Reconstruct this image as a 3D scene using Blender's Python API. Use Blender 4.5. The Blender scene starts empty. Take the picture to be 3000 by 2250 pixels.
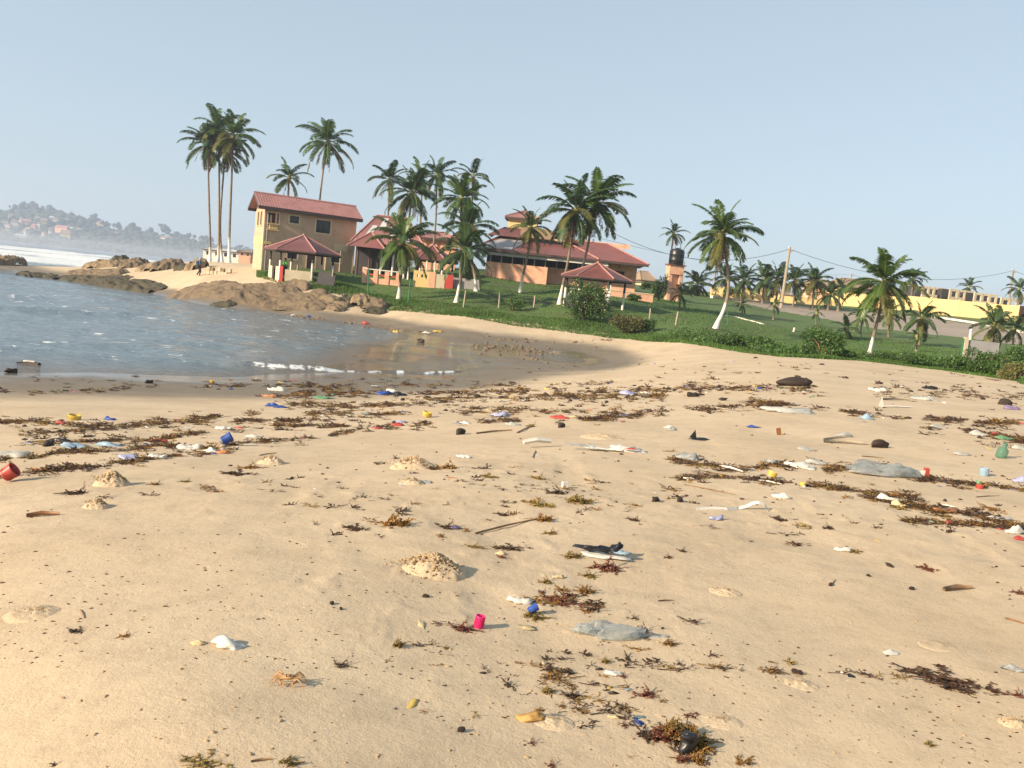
import bpy, bmesh, math, random
import numpy as np
from mathutils import Vector, Matrix
R = math.radians
# ---------------------------------------------------------------- camera, sky, sun
FOC = 2500.0; ROLL = math.atan(.104); PITCH = R(6.18); HC = 3.8
scene = bpy.context.scene
C = scene.collection
cF = Vector((0, math.cos(PITCH), -math.sin(PITCH)))
_r0 = Vector((1, 0, 0)); _u0 = Vector((0, math.sin(PITCH), math.cos(PITCH)))
cR = math.cos(ROLL)*_r0 + math.sin(ROLL)*_u0
cU = -math.sin(ROLL)*_r0 + math.cos(ROLL)*_u0
cam_d = bpy.data.cameras.new('camera'); cam = bpy.data.objects.new('camera', cam_d); C.objects.link(cam)
cam_d.sensor_width = 36; cam_d.lens = FOC/3000*36; cam_d.clip_start = .05; cam_d.clip_end = 30000
cam.matrix_world = Matrix.Translation((0, 0, HC)) @ Matrix((cR, cU, -cF)).transposed().to_4x4()
scene.camera = cam
SUN_EL = R(24); TO_SUN_AZ = (-math.cos(R(32)), -math.sin(R(32)))     # from the left, a little behind the camera
sun_d = bpy.data.lights.new('sun', 'SUN'); sun_d.energy = 4.9; sun_d.angle = R(1.2); sun_d.color = (1, .81, .585)
sun = bpy.data.objects.new('sun', sun_d); C.objects.link(sun)
sdir = Vector((TO_SUN_AZ[0]*math.cos(SUN_EL), TO_SUN_AZ[1]*math.cos(SUN_EL), math.sin(SUN_EL)))
sun.rotation_euler = sdir.to_track_quat('Z', 'Y').to_euler()
w = bpy.data.worlds.new('World'); scene.world = w; w.use_nodes = True
wn = w.node_tree; bg = wn.nodes['Background']
sky = wn.nodes.new('ShaderNodeTexSky'); sky.sky_type = 'NISHITA'; sky.sun_disc = False
sky.sun_elevation = SUN_EL; sky.sun_rotation = math.atan2(TO_SUN_AZ[0], TO_SUN_AZ[1])
sky.air_density = 1.0; sky.dust_density = .9; sky.ozone_density = 1.5; sky.altitude = 0
hsv = wn.nodes.new('ShaderNodeHueSaturation'); hsv.inputs['Saturation'].default_value = .58
wn.links.new(sky.outputs[0], hsv.inputs['Color']); hz = wn.nodes.new('ShaderNodeMix'); hz.data_type = 'RGBA'; hz.inputs[0].default_value = .68; hz.inputs[7].default_value = (1.98, 2.58, 3.05, 1)   # thick even haze over the whole sky
wn.links.new(hsv.outputs[0], hz.inputs[6]); wn.links.new(hz.outputs[2], bg.inputs[0]); bg.inputs[1].default_value = .12
scene.view_settings.view_transform = 'Standard'; scene.view_settings.look = 'None'
scene.view_settings.gamma = 1; scene.view_settings.use_curve_mapping = False
scene.view_settings.exposure = .88
scene.cycles.volume_bounces = 1; scene.cycles.max_bounces = 8; scene.cycles.transparent_max_bounces = 24

# ---------------------------------------------------------------- pixel <-> place helpers
def ray(px, py):
    px = float(px); py = float(py)
    return (cF + (px-1500)/FOC*cR - (py-1125)/FOC*cU)
def at(px, py, Y):
    d = ray(px, py); return Vector((d.x/d.y*Y, Y, HC + d.z/d.y*Y))
def hor(px): return 697 + .104*px
def at_z(px, py, z):
    d = ray(px, py); t = (z-HC)/d.z; return Vector((d.x*t, d.y*t, z))
def project(x, y, z):
    dx, dy, dz = x, y, z-HC
    f = dx*cF.x+dy*cF.y+dz*cF.z
    return 1500+FOC*(dx*cR.x+dy*cR.y+dz*cR.z)/f, 1125-FOC*(dx*cU.x+dy*cU.y+dz*cU.z)/f

# ---------------------------------------------------------------- noise
def _h(ix, iy, s):
    n = (ix.astype(np.int64)*374761393 + iy.astype(np.int64)*668265263 + s*974711) & 0x7fffffff
    n = ((n ^ (n >> 13))*1274126177) & 0x7fffffff
    n = (n ^ (n >> 16)) & 0xffffff
    return n/float(0xffffff)
def vn(x, y, s=0):
    x = np.asarray(x, float); y = np.asarray(y, float)
    ix = np.floor(x); iy = np.floor(y); fx = x-ix; fy = y-iy
    fx = fx*fx*(3-2*fx); fy = fy*fy*(3-2*fy)
    a = _h(ix, iy, s); b = _h(ix+1, iy, s); c = _h(ix, iy+1, s); d = _h(ix+1, iy+1, s)
    return (a*(1-fx)+b*fx)*(1-fy)+(c*(1-fx)+d*fx)*fy
def fbm(x, y, s=0, o=4, g=.5):
    t = 0; a = 1; n = 0
    for i in range(o):
        t = t + a*(vn(x*2**i+i*7.3, y*2**i-i*3.1, s+i)-.5); n += a; a *= g
    return t/n

# ---------------------------------------------------------------- terrain heights (thin-plate spline through surveyed points)
K = 3.0
CT = []
def cz(px, py, z):
    p = at_z(px, py, z); CT.append((p.x, p.y, z))
def cy(px, py, Y):
    p = at(px, py, Y); CT.append((p.x, p.y, p.z))
for a in [(0,2250,2.15),(1500,2250,2.2),(3000,2250,2.2),(0,1700,2.1),(1500,1700,2.2),(3000,1700,2.25),(0,1450,1.92),(750,1450,2.06),
          (0,1300,1.55),(0,1200,.95),(0,1140,.4),(0,1095,.05),(0,1050,-.15),(700,1350,1.85),(700,1250,1.4),(700,1180,.75),(700,1120,.12),(700,1085,-.1),
          (1300,1400,2.1),(1300,1300,1.85),(1300,1220,1.45),(1300,1160,.8),(1300,1112,.12),(1300,1080,-.05),
          (1700,1300,2.02),(1700,1200,1.7),(1700,1130,1.1),(1700,1075,.3),(1700,1035,.12),(1900,1080,1.0),
          (2000,1150,1.72),(2000,1080,1.5),(2000,1015,1.4),(2300,1200,2.1),(2300,1100,2.0),(2300,1043,1.9),
          (2700,1300,2.25),(2700,1200,2.22),(2700,1120,2.17),(2700,1072,2.15),(3000,1300,2.3),(3000,1200,2.3),(3000,1118,2.25),(2500,1053,2.05),
          (1000,943,.02),(1250,983,.08),(1500,1018,.10),(800,915,.02),(500,869,.02),(300,838,.02),(0,792,.02),(1600,1022,.14),
          (1400,1050,.05),(1300,1022,.08),(1200,992,.05),(1500,1050,.16),(1380,1085,.10),(900,1000,-.5),(500,950,-.7),(200,900,-.7),(1180,1040,.04),(1080,1010,-.03)]: cz(*a)
for a in [(1850,985,65),(1500,944,68),(1300,913,71),(1120,897,73),(1120,922,70.5),(1500,975,64),(583,808,85),(450,820,88),(300,805,97),(0,772,112),(200,785,108),(350,775,112),
          (600,770,118),(700,775,115),(760,795,86),(1030,803,90),(785,803,81),(1000,828,79),(1166,873,75),(1333,885,74),(1523,852,88),
          (1420,806,98),(1113,820,84),(1245,825,88),(1645,890,76),(1770,908,73),(1965,878,100),(2094,960,66),(2300,960,80),(2543,1049,48),
          (2400,930,100),(2797,987,88),(2729,929,115),(2893,953,108),(2740,915,125),(2980,938,118),(2086,865,130),(2560,900,128),(2700,1030,62),(3000,1075,56),
          (733,804,83),(830,826,77),(960,845,75.5),(1051,869,75),(2200,1000,66),(1750,935,70),(3300,1000,90),(3300,1150,40),(3300,960,120)]: cy(*a)
for px in (-600,-200,100,300,480):
    for Y, z in ((150,-1.2),(260,-3)): p = at(px, hor(px), Y); CT.append((p.x, p.y, z))
for px, z in ((620,3.2),(800,3.5),(1100,6),(1500,8),(2000,8.5),(2500,9),(3000,9),(3400,9)):
    p = at(px, hor(px), 260); CT.append((p.x, p.y, z))
_c = np.array(CT)
def _cc(x, y):
    az = np.clip(np.arctan2(x, y), -.68, .68); lr = np.log(np.clip(np.hypot(x, y), 2.4, 300))
    return az*K, lr
_ca, _cl = _cc(_c[:,0], _c[:,1])
def _phi(r2): return np.where(r2 > 1e-12, .5*r2*np.log(np.maximum(r2, 1e-12)), 0)
_n = len(_c); _A = np.zeros((_n+3, _n+3))
_A[:_n,:_n] = _phi((_ca[:,None]-_ca)**2+(_cl[:,None]-_cl)**2) + np.eye(_n)*2e-3
_A[:_n,_n] = 1; _A[:_n,_n+1] = _ca; _A[:_n,_n+2] = _cl; _A[_n:,:_n] = _A[:_n,_n:].T
_w = np.linalg.solve(_A, np.concatenate([_c[:,2], [0,0,0]]))
def base_h(x, y):
    x = np.atleast_1d(np.asarray(x, float)); y = np.atleast_1d(np.asarray(y, float))
    a, l = _cc(x, y); out = np.empty(len(a))
    for i in range(0, len(a), 40000):
        s = slice(i, i+40000)
        out[s] = _phi((a[s,None]-_ca)**2+(l[s,None]-_cl)**2) @ _w[:_n] + _w[_n]+_w[_n+1]*a[s]+_w[_n+2]*l[s]
    k = np.clip((np.abs(np.arctan2(x, y))-.75)/.8, 0, 1)
    return out*(1-k) + np.clip(out, -2, 2.2)*k*(1-k) + k*k*2.2
def detail(x, y, z):
    r = np.hypot(x, y); dry = np.clip((z-.35)/.6, 0, 1)
    d = .06*fbm(x*.35, y*.45, 3, 3) + .032*fbm(x*1.2, y*1.5, 5, 3)*dry
    near = np.clip((22-r)/14, 0, 1)*dry
    foot = vn(x*3.1+5, y*2.3, 11); mask = np.clip((vn(x*.45, y*.45, 17)-.46)*3.5, 0, 1)
    d = d - near*.016*np.clip((foot-.58)*3, 0, 1)*mask
    d = d + near*(.004*fbm(x*9, y*9, 8, 4, .65)*(.3+mask))
    d = d + near*.02*np.clip(fbm(x*6, y*6, 21, 3)-.13, 0, 1)*mask*2
    return d
def ground(x, y):
    z = base_h(x, y); return z + detail(np.atleast_1d(x), np.atleast_1d(y), z)
def gz(x, y): return float(ground(x, y)[0])
_T = np.exp(np.linspace(math.log(2.3), math.log(320), 700))
def hit(px, py):
    d = ray(px, py); hx = math.hypot(d.x, d.y); t = _T/hx
    x = d.x*t; y = d.y*t; z = HC+d.z*t; g = base_h(x, y); s = z-g
    i = np.argmax(s < 0)
    if i == 0: i = len(s)-1
    k = s[i-1]/(s[i-1]-s[i]+1e-9) if s[i] < 0 else 1
    tt = t[i-1]+(t[i]-t[i-1])*k
    return Vector((d.x*tt, d.y*tt, gz(d.x*tt, d.y*tt)))

# ---------------------------------------------------------------- materials
def nodes(name):
    m = bpy.data.materials.new(name); m.use_nodes = True; nt = m.node_tree
    return m, nt, nt.nodes['Principled BSDF']
def N(nt, t, **k):
    n = nt.nodes.new(t)
    for a, b in k.items(): setattr(n, a, b)
    return n
def ramp(nt, fac, stops):
    r = N(nt, 'ShaderNodeValToRGB'); e = r.color_ramp.elements
    while len(e) < len(stops): e.new(.5)
    for q, (p, c) in zip(e, stops): q.position = p; q.color = (*c, 1) if len(c) == 3 else c
    nt.links.new(fac, r.inputs[0]); return r
def mat(name, c, rough=.7, var=.25, scale=3., bump=.0, bscale=None, c2=None, trans=0, alpha=1, detail_=5, metal=0, obj=True):
    m, nt, b = nodes(name)
    tc = N(nt, 'ShaderNodeTexCoord'); no = N(nt, 'ShaderNodeTexNoise'); no.inputs['Scale'].default_value = scale; no.inputs['Detail'].default_value = detail_; no.inputs['Roughness'].default_value = .62
    nt.links.new(tc.outputs['Object'], no.inputs['Vector'])
    lo = c2 if c2 else tuple(v*(1-var) for v in c); hi = tuple(min(1, v*(1+var*.7)) for v in c)
    r = ramp(nt, no.outputs['Fac'], [(.32, lo), (.5, c), (.7, hi if not c2 else c)])
    out = r.outputs[0]
    if obj:
        oi = N(nt, 'ShaderNodeObjectInfo'); hs = N(nt, 'ShaderNodeHueSaturation')
        mr = N(nt, 'ShaderNodeMapRange'); mr.inputs['To Min'].default_value = 1-var*.5; mr.inputs['To Max'].default_value = 1+var*.4
        nt.links.new(oi.outputs['Random'], mr.inputs['Value']); nt.links.new(mr.outputs[0], hs.inputs['Value']); nt.links.new(out, hs.inputs['Color']); out = hs.outputs[0]
    nt.links.new(out, b.inputs['Base Color']); b.inputs['Roughness'].default_value = rough; b.inputs['Metallic'].default_value = metal
    b.inputs['Alpha'].default_value = alpha
    if bump:
        n2 = N(nt, 'ShaderNodeTexNoise'); n2.inputs['Scale'].default_value = bscale or scale*4; n2.inputs['Detail'].default_value = 4
        nt.links.new(tc.outputs['Object'], n2.inputs['Vector']); bp = N(nt, 'ShaderNodeBump'); bp.inputs['Strength'].default_value = 1; bp.inputs['Distance'].default_value = bump
        nt.links.new(n2.outputs['Fac'], bp.inputs['Height']); nt.links.new(bp.outputs[0], b.inputs['Normal'])
    if trans:
        tr = N(nt, 'ShaderNodeBsdfTranslucent'); mx = N(nt, 'ShaderNodeMixShader'); mx.inputs[0].default_value = trans
        nt.links.new(out, tr.inputs[0]); nt.links.new(b.outputs[0], mx.inputs[1]); nt.links.new(tr.outputs[0], mx.inputs[2])
        nt.links.new(mx.outputs[0], nt.nodes['Material Output'].inputs['Surface'])
    return m
M = {}
def sand_material():
    m, nt, b = nodes('beach sand'); L = nt.links.new
    g = N(nt, 'ShaderNodeNewGeometry'); sx = N(nt, 'ShaderNodeSeparateXYZ'); L(g.outputs['Position'], sx.inputs[0])
    def noise(s, d=4, r=.6):
        n = N(nt, 'ShaderNodeTexNoise'); n.inputs['Scale'].default_value = s; n.inputs['Detail'].default_value = d; n.inputs['Roughness'].default_value = r
        L(g.outputs['Position'], n.inputs['Vector']); return n.outputs['Fac']
    def mix(f, a, c, mode='MIX'):
        x = N(nt, 'ShaderNodeMix', data_type='RGBA', blend_type=mode)
        for s, v in ((0, f), (6, a), (7, c)):
            if isinstance(v, (int, float)): x.inputs[s].default_value = v
            elif isinstance(v, tuple): x.inputs[s].default_value = (*v, 1)
            else: L(v, x.inputs[s])
        return x.outputs[2]
    big = ramp(nt, noise(.5, 3), [(.3, (.445,.345,.226)), (.52, (.505,.398,.268)), (.72, (.545,.435,.295))]).outputs[0]
    med = ramp(nt, noise(5, 5, .7), [(.3, (.84,.83,.82)), (.55, (1,1,1)), (.8, (1.0,.985,.95))]).outputs[0]
    c = mix(1.0, big, med, 'MULTIPLY')
    grain = ramp(nt, noise(70, 3, .8), [(.30, (.66,.62,.58)), (.44, (.97,.97,.97)), (.62, (1,1,1)), (.78, (1.25,1.25,1.22))]).outputs[0]
    c = mix(.6, c, grain, 'MULTIPLY')
    v = N(nt, 'ShaderNodeTexVoronoi'); v.inputs['Scale'].default_value = 26; L(g.outputs['Position'], v.inputs['Vector'])
    vs = N(nt, 'ShaderNodeSeparateColor'); L(v.outputs['Color'], vs.inputs[0])
    # sparse crumbs of dark weed and pale shell in the sand
    def speck(lim, rad, ch, invert=False):
        a = N(nt, 'ShaderNodeMath', operation='LESS_THAN'); a.inputs[1].default_value = rad; L(v.outputs['Distance'], a.inputs[0])
        q = N(nt, 'ShaderNodeMath', operation='GREATER_THAN'); q.inputs[1].default_value = lim; L(vs.outputs[ch], q.inputs[0])
        o = N(nt, 'ShaderNodeMath', operation='MULTIPLY'); L(a.outputs[0], o.inputs[0]); L(q.outputs[0], o.inputs[1]); return o.outputs[0]
    c = mix(speck(.972, .12, 0), c, (.12,.075,.04)); c = mix(speck(.975, .13, 1), c, (.62,.56,.46))
    # wet band by height above the water
    wn_ = N(nt, 'ShaderNodeMath', operation='MULTIPLY_ADD'); L(noise(.35, 3), wn_.inputs[0]); wn_.inputs[1].default_value = .35; L(sx.outputs[2], wn_.inputs[2])
    wet = N(nt, 'ShaderNodeMapRange', interpolation_type='SMOOTHSTEP'); wet.inputs['From Min'].default_value = .58; wet.inputs['From Max'].default_value = 1.0; wet.inputs['To Min'].default_value = 1; wet.inputs['To Max'].default_value = 0
    L(wn_.outputs[0], wet.inputs[0])
    film = N(nt, 'ShaderNodeMapRange', interpolation_type='SMOOTHSTEP'); film.inputs['From Min'].default_value = .24; film.inputs['From Max'].default_value = .44; film.inputs['To Min'].default_value = 1; film.inputs['To Max'].default_value = 0
    L(wn_.outputs[0], film.inputs[0])
    wc = mix(1.0, c, (.33,.35,.385), 'MULTIPLY'); c = mix(wet.outputs[0], c, wc)
    L(c, b.inputs['Base Color'])
    rr = N(nt, 'ShaderNodeMapRange'); L(film.outputs[0], rr.inputs[0]); rr.inputs['To Min'].default_value = .93; rr.inputs['To Max'].default_value = .16; L(rr.outputs[0], b.inputs['Roughness'])
    b.inputs['Specular IOR Level'].default_value = .45
    dm = N(nt, 'ShaderNodeMath', operation='SUBTRACT'); dm.inputs[0].default_value = 1; L(wet.outputs[0], dm.inputs[1])
    bp = N(nt, 'ShaderNodeBump'); bp.inputs['Distance'].default_value = .0085; L(noise(19, 8, .74), bp.inputs['Height']); L(dm.outputs[0], bp.inputs['Strength'])
    b2 = N(nt, 'ShaderNodeBump'); b2.inputs['Distance'].default_value = .0022; L(noise(90, 3, .7), b2.inputs['Height']); L(dm.outputs[0], b2.inputs['Strength']); L(bp.outputs[0], b2.inputs['Normal'])
    L(b2.outputs[0], b.inputs['Normal']); return m
def water_material():
    m, nt, b = nodes('sea water'); L = nt.links.new
    b.inputs['Base Color'].default_value = (.05,.09,.11,1); b.inputs['Roughness'].default_value = .12; b.inputs['IOR'].default_value = 1.33
    g = N(nt, 'ShaderNodeNewGeometry'); mp = N(nt, 'ShaderNodeMapping'); mp.inputs['Scale'].default_value = (.6, 1, 1); mp.inputs['Rotation'].default_value = (0, 0, .35); L(g.outputs['Position'], mp.inputs[0])
    n1 = N(nt, 'ShaderNodeTexNoise'); n1.inputs['Scale'].default_value = 1.6; n1.inputs['Detail'].default_value = 6; n1.inputs['Roughness'].default_value = .6; L(mp.outputs[0], n1.inputs['Vector'])
    bp = N(nt, 'ShaderNodeBump'); bp.inputs['Distance'].default_value = .22; bp.inputs['Strength'].default_value = 1; L(n1.outputs['Fac'], bp.inputs['Height'])
    n2 = N(nt, 'ShaderNodeTexNoise'); n2.inputs['Scale'].default_value = 7; n2.inputs['Detail'].default_value = 3; L(mp.outputs[0], n2.inputs['Vector'])
    bq = N(nt, 'ShaderNodeBump'); bq.inputs['Distance'].default_value = .03; L(n2.outputs['Fac'], bq.inputs['Height']); L(bp.outputs[0], bq.inputs['Normal'])
    L(bq.outputs[0], b.inputs['Normal'])
    fa = N(nt, 'ShaderNodeAttribute'); fa.attribute_name = 'foam'
    fn = N(nt, 'ShaderNodeTexNoise'); fn.inputs['Scale'].default_value = 6.5; fn.inputs['Detail'].default_value = 7; fn.inputs['Roughness'].default_value = .72; L(mp.outputs[0], fn.inputs['Vector'])
    ad = N(nt, 'ShaderNodeMath', operation='ADD'); L(fa.outputs['Fac'], ad.inputs[0]); L(fn.outputs['Fac'], ad.inputs[1])
    fr = ramp(nt, ad.outputs[0], [(.86, (0,0,0)), (1.12, (1,1,1))])
    # shallow water over sand lets the brown show
    sh = N(nt, 'ShaderNodeAttribute'); sh.attribute_name = 'shallow'
    cm = N(nt, 'ShaderNodeMix', data_type='RGBA'); cm.inputs[6].default_value = (.13,.175,.205,1); cm.inputs[7].default_value = (.13,.11,.085,1); L(sh.outputs['Fac'], cm.inputs[0])
    c2 = N(nt, 'ShaderNodeMix', data_type='RGBA'); L(fr.outputs[0], c2.inputs[0]); L(cm.outputs[2], c2.inputs[6]); c2.inputs[7].default_value = (.62,.66,.68,1)
    L(c2.outputs[2], b.inputs['Base Color'])
    rm = N(nt, 'ShaderNodeMapRange'); L(fr.outputs[0], rm.inputs[0]); rm.inputs['To Min'].default_value = .1; rm.inputs['To Max'].default_value = .9; L(rm.outputs[0], b.inputs['Roughness'])
    return m
def plastic(name, c, rough=.4, trans=.15, alpha=1): return mat(name, c, rough, .18, 14, .002, 40, trans=trans, alpha=alpha)
M['sand'] = sand_material(); M['water'] = water_material()
M['lawn'] = mat('lawn grass', (.066,.118,.022), .9, .45, .28, .03, 9, c2=(.075,.080,.028), obj=False)
M['blade'] = mat('grass blades', (.075,.150,.022), .7, .4, .5, trans=.3, obj=False)
M['road'] = mat('pale laterite road', (.27,.225,.18), .95, .18, .3, .01, 6, obj=False)
M['frond'] = mat('palm leaf', (.068,.125,.022), .42, .35, .8, trans=.28)
M['frond_y'] = mat('yellowing palm leaf', (.13,.13,.03), .5, .3, .8, trans=.3)
M['frond_d'] = mat('dead palm leaf', (.115,.072,.035), .8, .35, 1.5, trans=.1)
M['frond_k'] = mat('dark palm leaf', (.038,.082,.022), .45, .35, .8, trans=.2)
M['rachis'] = mat('palm rib', (.20,.20,.06), .6, .2, 2)
M['trunk'] = mat('palm bark', (.215,.165,.12), .95, .4, 4, .03, 14)
M['white'] = mat('whitewash', (.74,.70,.62), .85, .12, 3, .01, 12, c2=(.5,.45,.37))
M['coco'] = mat('coconut husk', (.30,.22,.06), .6, .2, 3)
M['leaf'] = mat('bush leaves', (.060,.125,.020), .5, .5, .7, trans=.25)
M['leaf_y'] = mat('dry bush leaves', (.13,.13,.035), .6, .5, .7, trans=.2)
M['wood'] = mat('grey wood', (.30,.25,.18), .9, .3, 6, .005)
M['drift'] = mat('driftwood', (.20,.12,.06), .85, .35, 12, .003, 60)
M['greenp'] = mat('green paint', (.03,.19,.08), .6, .2, 5)
M['wall'] = mat('tan render', (.50,.345,.23), .92, .12, 1.1, .004, 8, c2=(.40,.27,.175))
M['trim'] = mat('pale window surround', (.58,.47,.31), .9, .1, 2)
M['peach'] = mat('peach paint', (.74,.41,.27), .9, .12, 1.2, .003, 8, c2=(.53,.28,.18))
M['cream'] = mat('cream yellow paint', (.68,.50,.23), .9, .1, .3, .003, 6, c2=(.62,.45,.19))
M['beige'] = mat('beige block', (.52,.44,.31), .92, .15, 1, .004, 8)
M['redroof'] = mat('faded red roof sheet', (.38,.185,.17), .7, .16, 1.0, .002, 5, c2=(.28,.13,.115))
M['redroof2'] = mat('red roof sheet', (.20,.078,.07), .45, .16, .8, .002, 5)
M['brownroof'] = mat('brown roof', (.27,.19,.125), .9, .2, .8)
M['greyroof'] = mat('grey translucent sheet', (.50,.50,.50), .5, .12, 1)
M['greypanel'] = mat('weathered grey sheet', (.30,.28,.28), .6, .15, .8)
M['fascia'] = mat('dark fascia board', (.060,.038,.035), .6, .2, 2)
M['gutter'] = mat('white gutter', (.66,.62,.56), .6, .08, 1)
M['glass'] = mat('dark window glass', (.018,.024,.028), .12, .2, 2)
M['frame'] = mat('dark window frame', (.03,.025,.024), .5, .1, 4)
M['door'] = mat('brown door', (.09,.035,.025), .6, .2, 3)
M['redpaint'] = mat('red paint', (.50,.06,.045), .6, .15, 2)
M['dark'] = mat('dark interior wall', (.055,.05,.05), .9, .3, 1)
M['tank'] = mat('black tank plastic', (.012,.013,.015), .38, .2, 2)
M['metal'] = mat('galvanised metal', (.4,.4,.42), .4, .1, 3, metal=.8)
M['rock'] = mat('brown rock', (.165,.120,.072), .92, .4, .9, .10, 3.5, c2=(.085,.06,.042))
M['rockd'] = mat('dark weedy rock', (.060,.050,.026), .8, .45, 1.2, .08, 5, c2=(.022,.022,.014))
M['rocky'] = mat('pale brown rock', (.24,.175,.10), .92, .35, 1.2, .08, 4, c2=(.12,.08,.05))
M['hill'] = mat('far hillside scrub', (.06,.075,.035), .95, .4, .02, obj=False)
M['hilltree'] = mat('far tree foliage', (.028,.045,.020), .9, .4, .1)
M['weed'] = mat('golden brown seaweed', (.24,.125,.028), .6, .45, 20, trans=.15)
M['weedd'] = mat('dark seaweed', (.060,.028,.012), .65, .45, 20)
M['weedo'] = mat('olive seaweed', (.22,.15,.035), .6, .4, 20, trans=.15)
M['weedr'] = mat('reddish seaweed', (.12,.035,.016), .65, .4, 20)
M['lump'] = mat('black tar lump', (.03,.018,.011), .75, .4, 30, .004, 60)
M['clod'] = mat('damp sand clod', (.37,.265,.155), .95, .2, 30, .006, 50)
M['skin'] = mat('brown skin', (.10,.05,.03), .6, .1, 5)
M['cblue'] = mat('blue cloth', (.035,.10,.22), .8, .2, 8); M['cdark'] = mat('dark trousers', (.015,.014,.02), .85, .2, 8)
M['cgreen'] = mat('green cloth', (.10,.50,.07), .8, .15, 8); M['clight'] = mat('pale blue cap cloth', (.25,.42,.55), .8, .15, 8)
M['crab'] = mat('pale orange crab shell', (.48,.27,.11), .5, .35, 40, .001, 200, c2=(.22,.10,.04))
for k, c in dict(pink=(.80,.03,.18), blue=(.03,.08,.34), lblue=(.30,.42,.52), red=(.46,.07,.05), orange=(.55,.24,.10), yellow=(.66,.47,.10), green=(.14,.30,.15), purple=(.28,.20,.34),
                 pwhite=(.70,.67,.60), black=(.014,.014,.018), lav=(.36,.38,.55), grey=(.30,.31,.30), teal=(.18,.30,.31), foam=(.60,.48,.28), sponge=(.52,.30,.09), brown=(.25,.11,.04)).items():
    M[k] = plastic(k + ' plastic', c, .42 if k != 'foam' else .9)
M['gglass'] = plastic('green bottle glass', (.10,.26,.17), .12, .2, .55); M['clear'] = plastic('thin clear plastic film', (.62,.66,.66), .2, .3, .24); M['milk'] = plastic('milky plastic film', (.66,.66,.62), .35, .3, .6)

# ---------------------------------------------------------------- object helpers
def props(o, label=None, cat=None, group=None, kind=None):
    for k, v in (('label', label), ('category', cat), ('group', group), ('kind', kind)):
        if v: o[k] = v
    return o
def thing(name, label, cat, loc=(0,0,0), rz=0, group=None):
    o = bpy.data.objects.new(name, None); C.objects.link(o); o.location = loc; o.rotation_euler = (0, 0, rz); o.empty_display_size = .2
    return props(o, label, cat, group)
def link(name, me, parent=None, **k):
    o = bpy.data.objects.new(name, me); C.objects.link(o)
    if parent: o.parent = parent
    for a, b in k.items(): setattr(o, a, b)
    return o
class MB:
    def __init__(s): s.v = []; s.f = []
    def q(s, *p):
        n = len(s.v); s.v += [tuple(a) for a in p]; s.f.append(tuple(range(n, n+len(p)))); return s
    def box(s, x0, x1, y0, y1, z0, z1, m=None):
        n = len(s.v); c = [(x0,y0,z0),(x1,y0,z0),(x1,y1,z0),(x0,y1,z0),(x0,y0,z1),(x1,y0,z1),(x1,y1,z1),(x0,y1,z1)]
        if m: c = [tuple(m @ Vector(a)) for a in c]
        s.v += c; s.f += [tuple(n+i for i in f) for f in ((0,3,2,1),(4,5,6,7),(0,1,5,4),(1,2,6,5),(2,3,7,6),(3,0,4,7))]; return s
    def tube(s, pts, rad, n=8, cap=True):
        pts = [Vector(p) for p in pts]; 
        if not hasattr(rad, '__len__'): rad = [rad]*len(pts)
        b = len(s.v); up = Vector((.13,.07,1))
        for i, p in enumerate(pts):
            t = (pts[min(i+1, len(pts)-1)]-pts[max(i-1, 0)]).normalized()
            a = t.cross(up if abs(t.z) < .95 else Vector((1,.1,0))).normalized(); c = t.cross(a)
            for k in range(n):
                th = 2*math.pi*k/n; s.v.append(tuple(p+(a*math.cos(th)+c*math.sin(th))*rad[i]))
        for i in range(len(pts)-1):
            for k in range(n): s.f.append((b+i*n+k, b+i*n+(k+1)%n, b+(i+1)*n+(k+1)%n, b+(i+1)*n+k))
        if cap: s.f.append(tuple(b+k for k in range(n))); s.f.append(tuple(b+(len(pts)-1)*n+n-1-k for k in range(n)))
        return s
    def lathe(s, prof, n=16, c=(0,0,0)):
        b = len(s.v)
        for r, z in prof:
            for k in range(n): th = 2*math.pi*k/n; s.v.append((c[0]+r*math.cos(th), c[1]+r*math.sin(th), c[2]+z))
        for i in range(len(prof)-1):
            for k in range(n): s.f.append((b+i*n+k, b+i*n+(k+1)%n, b+(i+1)*n+(k+1)%n, b+(i+1)*n+k))
        return s
    def grid(s, nu, nv, fn):
        b = len(s.v)
        for j in range(nv+1):
            for i in range(nu+1): s.v.append(tuple(fn(i/nu, j/nv)))
        for j in range(nv):
            for i in range(nu): a = b+j*(nu+1)+i; s.f.append((a, a+1, a+nu+2, a+nu+1))
        return s
    def mesh(s, name, m, smooth=False):
        me = bpy.data.meshes.new(name); me.from_pydata(s.v, [], s.f); me.update()
        if m is not None: me.materials.append(M[m] if isinstance(m, str) else m)
        if smooth: me.shade_smooth()
        return me
    def build(s, name, m, parent=None, smooth=False, **k): return link(name, s.mesh(name, m, smooth), parent, **k)
def np_mesh(name, V, F, m, smooth=True):
    V = np.asarray(V, np.float32); F = np.asarray(F, np.int32); me = bpy.data.meshes.new(name); k = F.shape[1]
    me.vertices.add(len(V)); me.vertices.foreach_set('co', V.ravel())
    me.loops.add(F.size); me.loops.foreach_set('vertex_index', F.ravel())
    me.polygons.add(len(F)); me.polygons.foreach_set('loop_start', np.arange(0, F.size, k, dtype=np.int32)); me.polygons.foreach_set('loop_total', np.full(len(F), k, np.int32))
    me.update(calc_edges=True); me.validate()
    if m: me.materials.append(M[m])
    if smooth: me.shade_smooth()
    return me
def hsh(*a): return random.Random(str(a))
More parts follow.
